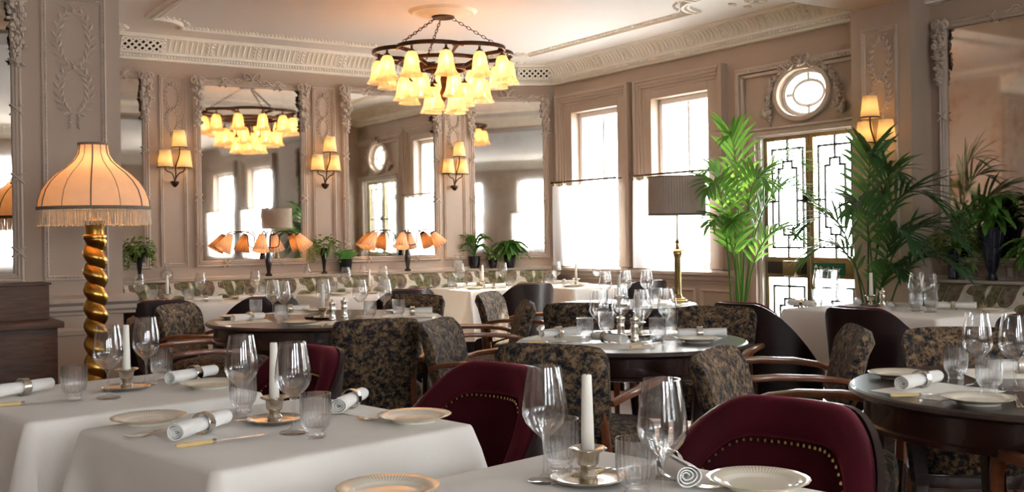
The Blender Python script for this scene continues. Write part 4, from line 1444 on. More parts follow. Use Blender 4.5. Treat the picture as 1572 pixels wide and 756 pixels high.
palm((2.40, 6.97), [(-.04, -.16, 1.72, .12, 1.0), (-.46, -.06, 1.24, .36, 1.0), (-.46, -.16, 1.06, .30, .8), (.26, -.46, 1.38, .40, 1.1), (.36, -.50, 1.16, .36, 1.0),
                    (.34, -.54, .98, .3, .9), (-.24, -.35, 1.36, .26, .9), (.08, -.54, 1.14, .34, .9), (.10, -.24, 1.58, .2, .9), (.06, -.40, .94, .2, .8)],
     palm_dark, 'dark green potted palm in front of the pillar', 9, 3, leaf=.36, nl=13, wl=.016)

def leaf_cluster(root, c, rad, n, ln, w, mat, seed, droop=.5, name='foliage', flat=.7):
    rnd = random.Random(seed)
    mb = MB()
    for i in range(n):
        d = Vector((rnd.gauss(0, 1), rnd.gauss(0, 1), rnd.gauss(.25, .7))).normalized()
        p = Vector(c) + Vector((d.x * rad[0], d.y * rad[1], d.z * rad[2])) * rnd.uniform(.35, 1.0)
        dd = (d + Vector((0, 0, -.3 * rnd.random()))).normalized()
        blade(mb, p, dd, Vector((rnd.uniform(-.4, .4), rnd.uniform(-.4, .4), 1)).normalized(), ln * rnd.uniform(.6, 1.1), w, droop)
    return mb.build(name, mat, parent=root)
def vase(root, prof, mat, name='vase', n=20):
    return MB().lathe(prof, n).build(name, mat, parent=root)
FLUTE = [(0, 0), (.030, 0), (.026, .012), (.010, .025), (.014, .06), (.024, .14), (.044, .21), (.060, .235), (.054, .236), (0, .21)]
POTL = [(0, 0), (.045, 0), (.052, .02), (.064, .11), (.070, .13), (.062, .132), (0, .118)]
def ledge_plant(M, s, d, label, kind, seed, z=.892):
    root = thing('ledge_plant', M=M @ Matrix.Translation((s, -d, z)))
    if kind == 'flute_ivy':
        vase(root, FLUTE, potblack)
        leaf_cluster(root, (0, -.05, .27), (.13, .06, .09), 110, .05, .015, ivy_leaf, seed)
        rnd = random.Random(seed)
        for k in range(5):
            x = rnd.choice((-1, 1)) * rnd.uniform(.09, .19)
            mb = MB().tube([(x * .4, -.03, .26), (x, -.06, .24), (x * 1.1, -.06, .12)], .002, 4)
            for q in range(9):
                blade(mb, Vector((x, -.06, .24 - .14 * q / 9)), Vector((rnd.uniform(-1, 1), -.5, -.2)), Vector((0, 0, 1)), .035, .012, .2)
            mb.build('trailing_stem', ivy_leaf, parent=root)
    elif kind == 'pot_leaf':
        vase(root, POTL, potblack)
        rnd = random.Random(seed)
        for k in range(9):
            a = rnd.uniform(0, 6.28); r = rnd.uniform(.06, .16)
            mb = MB()
            blade(mb, Vector((0, 0, .12)), Vector((r * math.cos(a), r * math.sin(a) * .5, .16)), Vector((0, -1, .3)).normalized(), .20, .034, .45)
            mb.build('leaf', fern_leaf, parent=root)
    elif kind == 'fern':
        vase(root, POTL, potblack)
        for k in range(24):
            a = 2 * PI * k / 24 + .2
            r = .20 if k % 2 else .12
            frond(root, (0, 0, .11), (r * math.cos(a), r * .5 * min(math.sin(a), .0) - .035, .15 + .06 * math.sin(k * 2.1)), .14, .06, fern_leaf, n=13, start=.12, w=.012, seed=seed + k)
    elif kind == 'spray':
        vase(root, [(0, 0), (.045, 0), (.055, .03), (.060, .09), (.064, .12), (.056, .122), (0, .11)], potblack)
        for k, (x, zz) in enumerate(((-.18, .26), (-.12, .17), (-.05, .24), (.09, .26), (.16, .24), (.12, .15), (-.16, .10))):
            frond(root, (0, 0, .11), (x, -.04 * (k % 3), zz + .05), .07, .085, fern_leaf, n=7, start=.35, w=.022, seed=seed + k)
    elif kind == 'blue_vase':
        vase(root, [(0, 0), (.036, 0), (.030, .02), (.022, .04), (.040, .09), (.062, .20), (.080, .30), (.092, .335), (.084, .336), (0, .31)], bluevase, n=28)
        for k in range(18):
            a = 2 * PI * k / 18
            r = .20 if k % 2 else .13
            frond(root, (0, 0, .31), (r * math.cos(a), r * .5 * min(math.sin(a), .0) - .035, .40 + .09 * math.sin(k * 1.7)), .13, .06, fern_leaf, n=14, start=.12, w=.013, seed=seed + k)
    elif kind == 'mini_ivy':
        vase(root, [(0, 0), (.034, 0), (.038, .02), (.044, .07), (.048, .085), (.042, .086), (0, .07)], potblack)
        leaf_cluster(root, (0, 0, .12), (.075, .05, .07), 80, .04, .014, ivy_leaf, seed)
    elif kind == 'blue_ivy':
        vase(root, [(0, 0), (.034, 0), (.038, .02), (.036, .10), (.046, .18), (.056, .20), (.050, .201), (0, .18)], bluevase, n=28)
        leaf_cluster(root, (0, -.05, .25), (.15, .06, .09), 150, .045, .014, ivy_leaf, seed)
        leaf_cluster(root, (.14, -.04, .12), (.05, .04, .13), 50, .045, .012, ivy_leaf, seed + 1)
    tag(root, label, 'plant', 'plants along the wall ledges')
ledge_plant(ML, -3.36, .07, 'ivy in a black flute vase beside the panelled pier', 'flute_ivy', 21)
ledge_plant(ML, -1.70, .07, 'trailing ivy in a tall black flute vase under the second wall light', 'flute_ivy', 22)
ledge_plant(ML, -1.49, .08, 'broad-leaved plant in a small black pot next to the flute vase', 'pot_leaf', 23)
ledge_plant(MC, -0.02, .07, 'spreading leafy plant in a dark glass pot by the corner mirror edge', 'spray', 24)
ledge_plant(MC, .34, .07, 'bushy fern in a black pot below the narrow corner mirror', 'fern', 25)
ledge_plant(MC, .165, .10, 'small trailing ivy in a low black pot between leafy plant and fern', 'mini_ivy', 26)
ledge_plant(MW, 4.53, .08, 'olive ivy in a slim navy vase behind the far white table', 'blue_ivy', 27)
ledge_plant(MW, 4.82, .105, 'green fern in a tall navy cut-glass vase before the rust-stained mirror', 'blue_vase', 28)
ledge_plant(MW, 5.10, .105, 'dark fern in a black pot at the frame edge by the rust-stained mirror', 'fern', 29)

def clear_vessel(M, s, d, kind, label, z=.892):
    root = thing('glass_vessel', M=M @ Matrix.Translation((s, -d, z)))
    if kind == 'bottle': pr = [(0, 0), (.05, 0), (.054, .01), (.052, .055), (.035, .075), (.018, .085), (.017, .13), (.026, .14), (.024, .14), (.0145, .13), (.0145, .09), (.03, .076), (.049, .05), (.049, .012), (0, .01)]
    elif kind == 'bud': pr = [(0, 0), (.036, 0), (.038, .008), (.034, .03), (.016, .075), (.010, .11), (.010, .19), (.013, .20), (.011, .20), (.008, .19), (.008, .11), (.013, .078), (.031, .03), (.03, .012), (0, .01)]
    elif kind == 'jar': pr = [(0, 0), (.056, 0), (.060, .012), (.058, .085), (.045, .10), (.030, .105), (.032, .135), (.040, .14), (.037, .14), (.028, .13), (.027, .103), (.043, .097), (.055, .083), (.056, .014), (0, .012)]
    else: pr = [(0, 0), (.028, 0), (.030, .01), (.026, .03), (.031, .075), (.035, .10), (.032, .10), (.027, .07), (.022, .03), (0, .02)]
    MB().lathe(pr, 24).build('body', glass, parent=root)
    tag(root, label, 'vase' if kind in ('bud', 'bottle') else 'jar')
clear_vessel(ML, -3.14, .08, 'bottle', 'low clear glass bottle under the first wall light')
clear_vessel(ML, -1.87, .08, 'bud', 'slim clear bud vase left of the tall flute vase')
clear_vessel(ML, -1.32, .09, 'bud', 'clear long-necked bud vase beside the small black pot')
clear_vessel(ML, -0.27, .09, 'jar', 'clear stoppered glass jar under the third wall light')
clear_vessel(MW, 4.64, .075, 'jar', 'squat clear glass jar beside the slim navy vase')
clear_vessel(MW, 4.925, .075, 'cup', 'small footed clear glass beside the tall navy vase')
clear_vessel(MW, 5.01, .075, 'cup', 'small footed clear glass nearest the frame edge')

# ------------------------------------------------------------------ tables
def table_cloth(w, d, drop, seed):
    rnd = random.Random(seed)
    per = []
    cr = .022
    for (cx, cy, a0) in ((w / 2 - cr, d / 2 - cr, 0), (-w / 2 + cr, d / 2 - cr, PI / 2), (-w / 2 + cr, -d / 2 + cr, PI), (w / 2 - cr, -d / 2 + cr, 1.5 * PI)):
        for i in range(7):
            a = a0 + PI / 2 * i / 6
            per.append((cx + cr * math.cos(a), cy + cr * math.sin(a), math.cos(a), math.sin(a), 1.0 if 1 <= i <= 5 else .55))
        nx = {0: (-1, 0), 1: (0, -1), 2: (1, 0), 3: (0, 1)}[int(round(a0 / (PI / 2)))]
        L = (w if nx[0] else d) - 2 * cr
        e = per[-1]
        for i in range(1, 16):
            t = i / 16
            dist = min(t, 1 - t) * L
            per.append((e[0] + nx[0] * L * t, e[1] + nx[1] * L * t, e[2], e[3], max(0, 1 - dist / .13) ** 2 * .5))
    n = len(per)
    ph = [rnd.uniform(0, 6.28) for _ in range(4)]
    v = [(0, 0, .002)]
    rows = 0
    def ring(fn):
        nonlocal rows
        for i, q in enumerate(per): v.append(fn(i, q))
        rows += 1
    for k in (.25, .5, .75, .92):
        ring(lambda i, q: (q[0] * k, q[1] * k, .002 + .0006 * math.sin(i * .7 + k * 9)))
    ring(lambda i, q: (q[0] - q[2] * .008, q[1] - q[3] * .008, .002))
    ring(lambda i, q: (q[0] + q[2] * .002, q[1] + q[3] * .002, -.001))
    ring(lambda i, q: (q[0] + q[2] * .007, q[1] + q[3] * .007, -.009))
    for j in range(1, 9):
        t = j / 8
        def fn(i, q):
            s = i / n * 2 * PI
            o = .008 + .022 * t + q[4] * .085 * t ** .8 + .010 * t * math.sin(s * 9 + ph[0]) + .006 * t * math.sin(s * 17 + ph[1])
            return (q[0] + q[2] * o, q[1] + q[3] * o, -.009 - (drop - .009) * t - q[4] * .02 * t)
        ring(fn)
    f = [(0, 1 + i, 1 + (i + 1) % n) for i in range(n)]
    for j in range(rows - 1):
        for i in range(n):
            a, b = 1 + j * n + i, 1 + j * n + (i + 1) % n
            f.append((a, b, b + n, a + n))
    return MB().add(v, f)
def cloth_table(x, y, rz, w, d, label_t, label_c, seed, drop=.40):
    root = thing('dining_table', (x, y, 0), rz)
    MB().box(-w / 2 + .012, w / 2 - .012, -d / 2 + .012, d / 2 - .012, .715, .748).build('tabletop', mahog, parent=root, bevel=.004)
    for sx in (-1, 1):
        for sy in (-1, 1):
            px, py = sx * (w / 2 - .06), sy * (d / 2 - .06)
            MB().lathe([(0, 0), (.016, 0), (.022, .3), (.026, .66), (.026, .715), (0, .715)], 10).build('leg', mahog, parent=root, M=Matrix.Translation((px, py, 0)))
    tag(root, label_t, 'table', 'white-clothed dining tables')
    o = table_cloth(w, d, drop, seed).build('tablecloth', linen, ang=60)
    o.matrix_world = Matrix.Translation((x, y, .7495)) @ Matrix.Rotation(rz, 4, 'Z')
    tag(o, label_c, 'tablecloth', 'white linen tablecloths')
TZ = .7525      # top of the cloths
RZ = .7505      # top of the bare wooden tables
def ztable_label(k): return k
A45 = math.atan2(.65, .76)
AW = math.atan2(UW.y, UW.x)
AL = math.atan2(UL.y, UL.x)
cloth_table(-1.275, 3.245, A45 + .06, .70, .70, 'square table under white linen nearest the gold twisted lamp', 'white linen cloth on the table nearest the gold twisted lamp', 1)
cloth_table(-.605, 2.64, A45 + .06, .71, .71, 'square table under white linen holding two whole side plates in front', 'creased white linen cloth on the table with the bone-handled knife', 2)
cloth_table(.135, 1.845, A45 + .06, .71, .71, 'square table under white linen cut by the bottom edge', 'white linen cloth cut by the bottom edge of the photo', 3)
cloth_table(-2.42, 7.93, AL, 1.30, .66, 'long table under white linen below the chandelier mirror', 'white linen cloth on the long table below the chandelier mirror', 4)
cloth_table(-1.33, 8.66, AL, .72, .66, 'table under white linen below the second tall mirror', 'white linen cloth on the table below the second tall mirror', 5)
cloth_table(-.27, 9.37, AL, .72, .70, 'table under white linen below the corner ferns', 'white linen cloth on the table below the corner ferns', 6)
cloth_table(.57, 9.50, AW, .80, .66, 'table under white linen in the window corner', 'white linen cloth on the table in the window corner', 7)
cloth_table(2.245, 6.13, AW, 1.06, .74, 'long table under white linen before the glazed door and palm', 'bright white linen cloth on the table before the glazed door', 8)

def round_table(x, y, r, label, rz=0):
    root = thing('round_table', (x, y, 0), rz)
    MB().lathe([(0, .722), (r - .03, .722), (r - .012, .726), (r, .735), (r - .004, .745), (r - .012, .75), (0, .75)], 72).build('tabletop', mahog_top, parent=root, ang=30)
    ra = r - .045
    MB().ringlathe([(ra - .02, .63), (ra, .63), (ra + .012, .634), (ra + .012, .646), (ra, .650), (ra, .722), (ra - .02, .722)], 72).build('apron', mahog, parent=root)
    for k in range(4):
        a = PI / 4 + PI / 2 * k
        MB().tube([(.72 * ra * math.cos(a), .72 * ra * math.sin(a), 0), (.74 * ra * math.cos(a), .74 * ra * math.sin(a), .4), (.80 * ra * math.cos(a), .80 * ra * math.sin(a), .70)], .03, 4, flat=[(.018, .018), (.026, .026), (.030, .030)]).build('leg', mahog, parent=root)
    tag(root, label, 'table', 'round dark wood dining tables')
round_table(.52, 4.64, .515, 'round dark wood table crowded with glasses in the middle')
round_table(-1.11, 6.18, .69, 'large round dark wood table below the two four-shade lamps')
round_table(1.57, 3.10, .55, 'round dark wood table cut by the photo edge beside the burgundy chair')
round_table(.74, 7.02, .50, 'small far round dark table carrying the drum-shade lamp')

# ------------------------------------------------------------------ bucket chairs
def smooth(t): t = max(0, min(1, t)); return t * t * (3 - 2 * t)
def make_bucket():
    root = thing('tub_chair')
    T0 = 2.30
    def top(th): return .828 - .385 * smooth((abs(th) - .38) / 1.80)
    def R(z): return .262 + .055 * (z - .2) / .64
    def P(th, z, o=0.0):
        r = R(z) + o
        return (r * math.sin(th) * 1.02, -r * math.cos(th), z)
    b = MB(); b.slab(lambda u, v: P((u * 2 - 1) * T0, .20 + (top((u * 2 - 1) * T0) - .20) * v), 56, 12, -.016)
    b.build('shell', shellwood, parent=root, ang=50)
    b = MB(); b.slab(lambda u, v: P((u * 2 - 1) * (T0 - .02), .40 + max(.02, top((u * 2 - 1) * T0) - .085 - .40) * v, -.017), 48, 10, lambda u, v: -.034 - .012 * math.sin(PI * v))
    b.build('inner_pad', velvet, parent=root, ang=60)
    b = MB()
    v, f = [], []
    n, m = 56, 12
    for i in range(n + 1):
        th = (i / n * 2 - 1) * (T0 - .01)
        zt = top(th)
        for j in range(m):
            a = 2 * PI * j / m
            ro, zo = math.cos(a), math.sin(a)
            e = .6
            ro = math.copysign(abs(ro) ** e, ro); zo = math.copysign(abs(zo) ** e, zo)
            v.append(P(th, zt - .040 + .048 * zo, -.047 + .031 * ro))
    for i in range(n):
        for j in range(m):
            f.append((i * m + j, i * m + (j + 1) % m, (i + 1) * m + (j + 1) % m, (i + 1) * m + j))
    f.append(tuple(range(m))); f.append(tuple(n * m + j for j in range(m - 1, -1, -1)))
    b.add(v, f).build('border_roll', velvet, parent=root, ang=60)
    b = MB()
    for i in range(64):
        th = (i / 63 * 2 - 1) * (T0 - .12)
        b.blob(P(th, top(th) - .092, -.075), .0055, n=5, m=3)
    b.build('nailhead_trim', brass, parent=root, kind='stuff')
    b = MB()
    b.lathe([(0, .27), (.225, .27), (.238, .29), (.238, .42), (.225, .45), (.18, .462), (0, .468)], 40)
    b.build('seat', velvet, parent=root, M=Matrix.Translation((0, .02, 0)))
    MB().lathe([(0, .20), (.24, .20), (.245, .27), (0, .27)], 40).build('seat_base', shellwood, parent=root, M=Matrix.Translation((0, .01, 0)))
    for sx in (-1, 1):
        for sy in (-1, 1):
            MB().tube([(sx * .20, sy * .19, 0), (sx * .17, sy * .16, .22)], [.012, .020], 8).build('leg', mahog, parent=root)
    return root
def bucket(x, y, face, label):
    # local facing is +y
    rz = math.atan2(face[1], face[0]) - PI / 2
    return inst('bucket', make_bucket, (x, y, .006 if -1.5 < x < 3 else 0), rz, label, 'chair', 'burgundy velvet tub chairs')
FT = (-.71, -.70)
bucket(-.90, 3.57, FT, 'burgundy velvet tub chair behind the table nearest the gold lamp')
bucket(-.22, 2.97, FT, 'burgundy velvet tub chair behind the white table with two side plates')
bucket(.46, 2.22, FT, 'large burgundy velvet tub chair with brass nailheads nearest the round table edge')
bucket(1.45, 5.86, (.83, .556), 'dark tub chair, shell turned to us, below the bright green palm')
bucket(1.93, 5.36, (.83, .556), 'dark tub chair, shell turned to us, below the dark palm and candle')
bucket(2.52, 4.72, (.83, .556), 'dark tub chair partly cut by the photo edge behind wine glasses')
bucket(.02, 8.52, (-.556, .831), 'dark tub chair at the white table below the corner ferns')
bucket(-.90, 7.90, (-.556, .831), 'dark tub chair at the white table below the second tall mirror')
bucket(-1.80, 7.28, (-.556, .831), 'dark tub chair at the long white table, nearer the four-shade lamp')
bucket(-2.42, 7.0, (-.556, .831), 'dark tub chair at the long white table, nearer the pier')
bucket(.98, 8.78, (-.556, .831), 'dark tub chair at the white table in the window corner')

# ------------------------------------------------------------------ tapestry armchairs
def make_arm():
    root = thing('armchair')
    # back: a leaning padded slab, slightly bowed, rolled at the top
    def back(u, v):
        x = (u * 2 - 1)
        w = (.205 + .018 * v) * (1 - .10 * smooth((v - .8) / .2) ** 2)
        z = .485 + .335 * v
        y = -.205 - .075 * v - .015 * (1 - x * x) * v + (-.03 * smooth((v - .75) / .25))
        return (x * w, y, z - .012 * (abs(x) ** 4) * (1 if v > .95 else 0))
    b = MB(); b.slab(back, 16, 12, lambda u, v: .075 * (1 - .55 * abs(2 * u - 1) ** 6) * (1 - .5 * max(0, (v - .86) / .14) ** 2) * (.75 + .25 * min(1, v * 6)))
    # the slab normal points forward (+y) for this parametrisation or back; either way the pad has depth
    b.build('backrest', tapest, parent=root, bevel=0, ang=60)
    def seat(u, v):
        a = 2 * PI * u
        return (0, 0, 0)
    b = MB()
    v, f = [], []
    n = 40
    rows = [(.90, .335), (.985, .345), (1.0, .38), (1.0, .43), (.975, .458), (.90, .474), (.6, .486), (.25, .489)]
    for (k, z) in rows:
        for i in range(n):
            a = 2 * PI * i / n
            c, s = math.cos(a), math.sin(a)
            e = .42
            v.append((.265 * k * math.copysign(abs(c) ** e, c), .02 + .245 * k * math.copysign(abs(s) ** e, s), z))
    for j in range(len(rows) - 1):
        for i in range(n):
            f.append((j * n + i, j * n + (i + 1) % n, (j + 1) * n + (i + 1) % n, (j + 1) * n + i))
    f.append(tuple(range(n))); f.append(tuple((len(rows) - 1) * n + i for i in range(n)))
    b.add(v, f).build('seat', tapest, parent=root, ang=60)
    b = MB(); b.box(-.245, .245, -.215, .245, .29, .34); b.build('seat_rail', mahog, parent=root, bevel=.004)
    for sx in (-1, 1):
        x = sx * .285
        pts = [(sx * .225, -.265, .60), (sx * .262, -.20, .622), (x, -.10, .635), (x * 1.02, .05, .64), (x * 1.02, .17, .632), (x * 1.01, .225, .610), (x, .247, .57), (x * .99, .252, .50), (x * .97, .25, .42)]
        fl = [(.012, .014), (.013, .018), (.014, .024), (.014, .027), (.015, .025), (.017, .022), (.018, .019), (.018, .017), (.018, .016)]
        MB().tube(pts, .02, 10, flat=fl, up=Vector((0, 0, 1))).build('arm', armwood, parent=root)
        MB().tube([(x * .97, .25, .43), (sx * .262, .235, .2), (sx * .255, .235, 0)], .018, 8, flat=[(.018, .016), (.016, .016), (.012, .012)]).build('leg', mahog, parent=root)
        MB().tube([(sx * .185, -.262, .60), (sx * .20, -.225, .35), (sx * .205, -.245, .2), (sx * .21, -.30, 0)], .018, 8, flat=[(.014, .016), (.018, .018), (.016, .016), (.012, .012)]).build('leg', armwood, parent=root)
    return root
def arm(x, y, tgt, label):
    rz = math.atan2(tgt[1] - y, tgt[0] - x) - PI / 2
    return inst('armchair', make_arm, (x, y, .006 if -1.5 < x < 3 else 0), rz, label, 'armchair', 'navy and tan tapestry armchairs')
arm(.255, 4.13, (.63, 4.98), 'tapestry armchair with its back to us before the crowded round table')
arm(1.13, 4.42, (.45, 4.50), 'tapestry armchair in profile between crowded round table and dark tub chairs')
arm(.96, 5.36, (.60, 4.64), 'tapestry armchair on the far side of the crowded round table')
arm(-.07, 4.98, (.5, 4.80), 'pale-lit tapestry armchair between the two nearer round tables')
arm(-.76, 5.44, (-.97, 6.18), 'tapestry armchair with its back to us before the large round table')
arm(-.23, 6.38, (-1.1, 6.30), 'tapestry armchair in profile at the end of the large round table')
arm(-1.73, 5.71, (-1.1, 6.0), 'shaded tapestry armchair beside the large round table nearest the gold lamp')
arm(-1.86, 6.58, (-1.1, 6.35), 'tapestry armchair facing us behind the shaded one at the large round table')
arm(-.76, 6.92, (-.95, 6.2), 'low tapestry armchair half hidden behind the large round table glasses')
arm(.97, 3.46, (1.57, 3.12), 'tapestry armchair behind the burgundy chair, facing the edge-cut round table')
arm(1.76, 3.94, (1.62, 3.1), 'tapestry armchair behind the wine glasses of the edge-cut round table')
arm(1.56, 2.52, (1.57, 3.1), 'tapestry armchair with only its wooden arm in frame, lower photo corner')
arm(.46, 6.40, (.6, 7.0), 'dark tapestry armchair with its back to us before the far round table')
arm(.12, 7.32, (.8, 7.08), 'blue-lit tapestry armchair beside the far round table, before the tub chair')
# ------------------------------------------------------------------ tableware
def make_wine():
    root = thing('wine_glass')
    H = .222
    outer = [(0, 0), (.034, 0), (.0355, .0015), (.033, .004), (.014, .008), (.006, .016), (.0042, .03), (.004, .065), (.0046, .078), (.010, .086), (.024, .098), (.037, .113), (.0435, .128), (.0445, .140), (.0425, .160), (.038, .190), (.0325, H)]
    inner = [(.0313, H), (.0368, .190), (.0412, .160), (.0431, .140), (.042, .129), (.0355, .115), (.023, .1005), (.009, .090), (0, .0885)]
    MB().lathe(outer + inner, 36).build('bowl', glass, parent=root, ang=60)
    return root
def make_tumbler():
    root = thing('tumbler')
    md = lambda a, z: 1 + (.036 * math.cos(22 * a) if .022 < z < .088 else 0)
    outer = [(0, 0), (.022, 0), (.024, .003), (.0235, .010), (.021, .014), (.0255, .020), (.032, .030), (.0355, .045), (.0365, .070), (.0372, .105)]
    inner = [(.0352, .105), (.0345, .070), (.0335, .045), (.029, .031), (.020, .024), (0, .022)]
    MB().lathe(outer + inner, 88, mod=md).build('ribbed_body', tumbler_glass, parent=root, ang=70)
    return root
def make_plate():
    root = thing('side_plate')
    pr = [(0, .004), (.05, .004), (.052, 0), (.056, 0), (.058, .005), (.075, .011), (.0945, .0175), (.0955, .019), (.094, .0198), (.075, .0145), (.064, .0105), (.060, .008), (.05, .0072), (0, .007)]
    MB().lathe(pr, 72, mod=lambda a, z: 1 + (.006 * math.cos(24 * a) if z > .0165 else 0)).build('dish', china, parent=root, ang=60)
    return root
def make_napkin():
    root = thing('rolled_napkin')
    def fn(u, v):
        t = v * 3.25 * 2 * PI
        x = (u - .5) * .205
        fl = 1 + .18 * smooth((u - .62) / .38)
        r = (.005 + .0175 * v) * fl
        sq = .86
        wob = 1 + .04 * math.sin(3 * t + 14 * u)
        return (x + .012 * (v - .5) * (1 if u > .5 else -1), r * wob * math.cos(t), .0245 + r * sq * wob * math.sin(t))
    MB().slab(fn, 14, 90, .0022).build('cloth_roll', napkinm, parent=root, ang=60)
    Mx = Matrix.Translation((-.012, 0, .0255)) @ Matrix.Rotation(PI / 2, 4, 'Y')
    MB().ringlathe([(.0258, -.012), (.0272, -.013), (.0278, -.010), (.0272, 0), (.0278, .010), (.0272, .013), (.0258, .012)], 32).build('napkin_ring', silver, parent=root, M=Mx)
    return root
def make_knife():
    root = thing('table_knife')
    MB().tube([(-.105, 0, .006), (-.10, 0, .006), (-.06, 0, .006), (-.022, 0, .006), (-.02, 0, .006)], [.004, .0065, .0062, .005, .004], 8).build('handle', ivory, parent=root)
    MB().tube([(-.021, 0, .006), (-.012, 0, .006)], .0058, 8).build('ferrule', silver, parent=root)
    MB().prism([(-.012, -.004), (.07, -.009), (.09, -.0085), (.104, -.003), (.106, .003), (.09, .005), (-.012, .004)], .005, .0064).build('blade', steel, parent=root)
    return root
def make_fork():
    root = thing('table_fork')
    MB().tube([(-.10, 0, .004), (-.09, 0, .004), (-.03, 0, .009), (.02, 0, .008)], .004, 6, flat=[(.0012, .009), (.0014, .0085), (.0018, .004), (.0016, .003)], up=Vector((0, 0, 1))).build('handle', silver, parent=root)
    b = MB(); b.tube([(.02, 0, .008), (.035, 0, .004), (.05, 0, .003)], .01, 6, flat=[(.0014, .004), (.0014, .011), (.0013, .0115)], up=Vector((0, 0, 1)))
    b.build('neck', silver, parent=root)
    for k in range(4):
        y = -.009 + .006 * k
        MB().tube([(.048, y, .003), (.075, y, .003), (.095, y * .9, .008)], .0014, 5).build('tine', silver, parent=root)
    return root
def make_holder():
    root = thing('candle_holder')
    MB().lathe([(0, 0), (.050, 0), (.066, .004), (.074, .010), (.072, .012), (.060, .0075), (.045, .006), (.022, .008), (0, .010)], 44, mod=lambda a, z: 1 + .012 * math.cos(14 * a) if z > .009 else 1).build('saucer', silver, parent=root)
    MB().lathe([(.016, .007), (.020, .014), (.013, .022), (.0145, .030), (.021, .036), (.0225, .055), (.026, .060), (.034, .062), (.037, .065), (.034, .067), (.018, .064), (.014, .06), (0, .058)], 32).build('cup', silver, parent=root)
    return root
def make_candle():
    root = thing('candle')
    MB().lathe([(0, 0), (.0125, 0), (.0130, .002), (.0122, .05), (.0108, .10), (.0095, .145), (.0082, .1475), (0, .146)], 20).build('wax_body', wax, parent=root)
    MB().tube([(0, 0, .145), (.0005, 0, .150), (.001, .0005, .154)], .0009, 5).build('wick', wick, parent=root)
    return root
def make_mill():
    root = thing('pepper_mill')
    MB().lathe([(0, 0), (.021, 0), (.022, .005), (.019, .012), (.016, .035), (.0175, .055), (.0185, .060), (.0185, .066), (.0165, .070), (.019, .085), (.021, .098), (.020, .101), (0, .101)], 24).build('body', silver, parent=root)
    MB().lathe([(0, .101), (.010, .1015), (.009, .106), (.004, .110), (.0055, .115), (.003, .119), (0, .12)], 14).build('finial', silver, parent=root)
    return root
def make_dish():
    root = thing('salt_dish')
    MB().lathe([(0, 0), (.018, 0), (.024, .008), (.030, .018), (.0285, .0185), (.022, .009), (0, .006)], 24).build('bowl', silver, parent=root)
    return root
def make_mat():
    root = thing('place_mat')
    MB().box(-.15, .15, -.12, .12, 0, .0012).build('sheet', paper, parent=root, smooth=False)
    return root
BUILD = dict(wine=(make_wine, 'wine glass', 'stemmed wine glasses'), tumbler=(make_tumbler, 'tumbler', 'ribbed water tumblers'), plate=(make_plate, 'plate', 'gold-rimmed side plates'),
             napkin=(make_napkin, 'napkin', 'rolled napkins in silver rings'), knife=(make_knife, 'knife', 'bone-handled knives'), fork=(make_fork, 'fork', 'silver table forks'),
             holder=(make_holder, 'candle holder', 'silver chamber candle holders'), candle=(make_candle, 'candle', 'white taper candles'), mill=(make_mill, 'pepper mill', 'silver mills'),
             dish=(make_dish, 'salt dish', 'silver salt dishes'), mat=(make_mat, 'place mat', 'white paper place mats'))
def put(kind, x, y, z, label, rz=None, scale=1.0):
    b, cat, grp = BUILD[kind]
    if rz is None: rz = (x * 37.7 + y * 17.3) % 6.28
    return inst(kind, b, (x, y, z), rz, label, cat, grp)
def pair(kind, p0, p1, z, label):
    """lay a long piece from p0 to p1"""
    a = math.atan2(p1[1] - p0[1], p1[0] - p0[0])
    return put(kind, (p0[0] + p1[0]) / 2, (p0[1] + p1[1]) / 2, z, label, a)
def candle_set(x, y, z, where):
    put('holder', x, y, z, 'silver saucer candle holder ' + where, 0.3)
    put('candle', x, y, z + .0585, 'white taper candle ' + where, 0)

# --- the front white table (two whole side plates)
W = 'on the white table with two side plates'
put('plate', -.952, 2.712, TZ, 'gold-rimmed side plate beside the bone-handled knife', .1)
put('plate', -.258, 2.682, TZ, 'gold-rimmed side plate alone before the burgundy tub chair', .4)
pair('napkin', (-.735, 2.652), (-.80, 2.44), TZ, 'rolled napkin behind the bone-handled knife on the front table')
pair('knife', (-.775, 2.375), (-.60, 2.50), TZ, 'bone-handled knife lying before the napkin on the front table')
pair('fork', (-.80, 2.625), (-.93, 2.51), TZ, 'silver fork between side plate and napkin on the front table')
pair('napkin', (-.44, 3.0), (-.475, 2.79), TZ, 'upright-looking rolled napkin behind the tumbler on the front table')
pair('fork', (-.50, 2.78), (-.355, 2.69), TZ, 'silver fork pointing at the lone side plate')
put('wine', -.718, 2.748, TZ, 'wine glass in front of a tumbler ' + W)
put('wine', -.54, 2.545, TZ, 'wine glass right beside the candle ' + W)
put('tumbler', -.742, 2.85, TZ, 'ribbed tumbler behind a wine glass ' + W)
put('tumbler', -.475, 2.485, TZ, 'ribbed tumbler standing before the rolled napkin ' + W)
candle_set(-.622, 2.70, TZ, 'between two wine glasses ' + W)
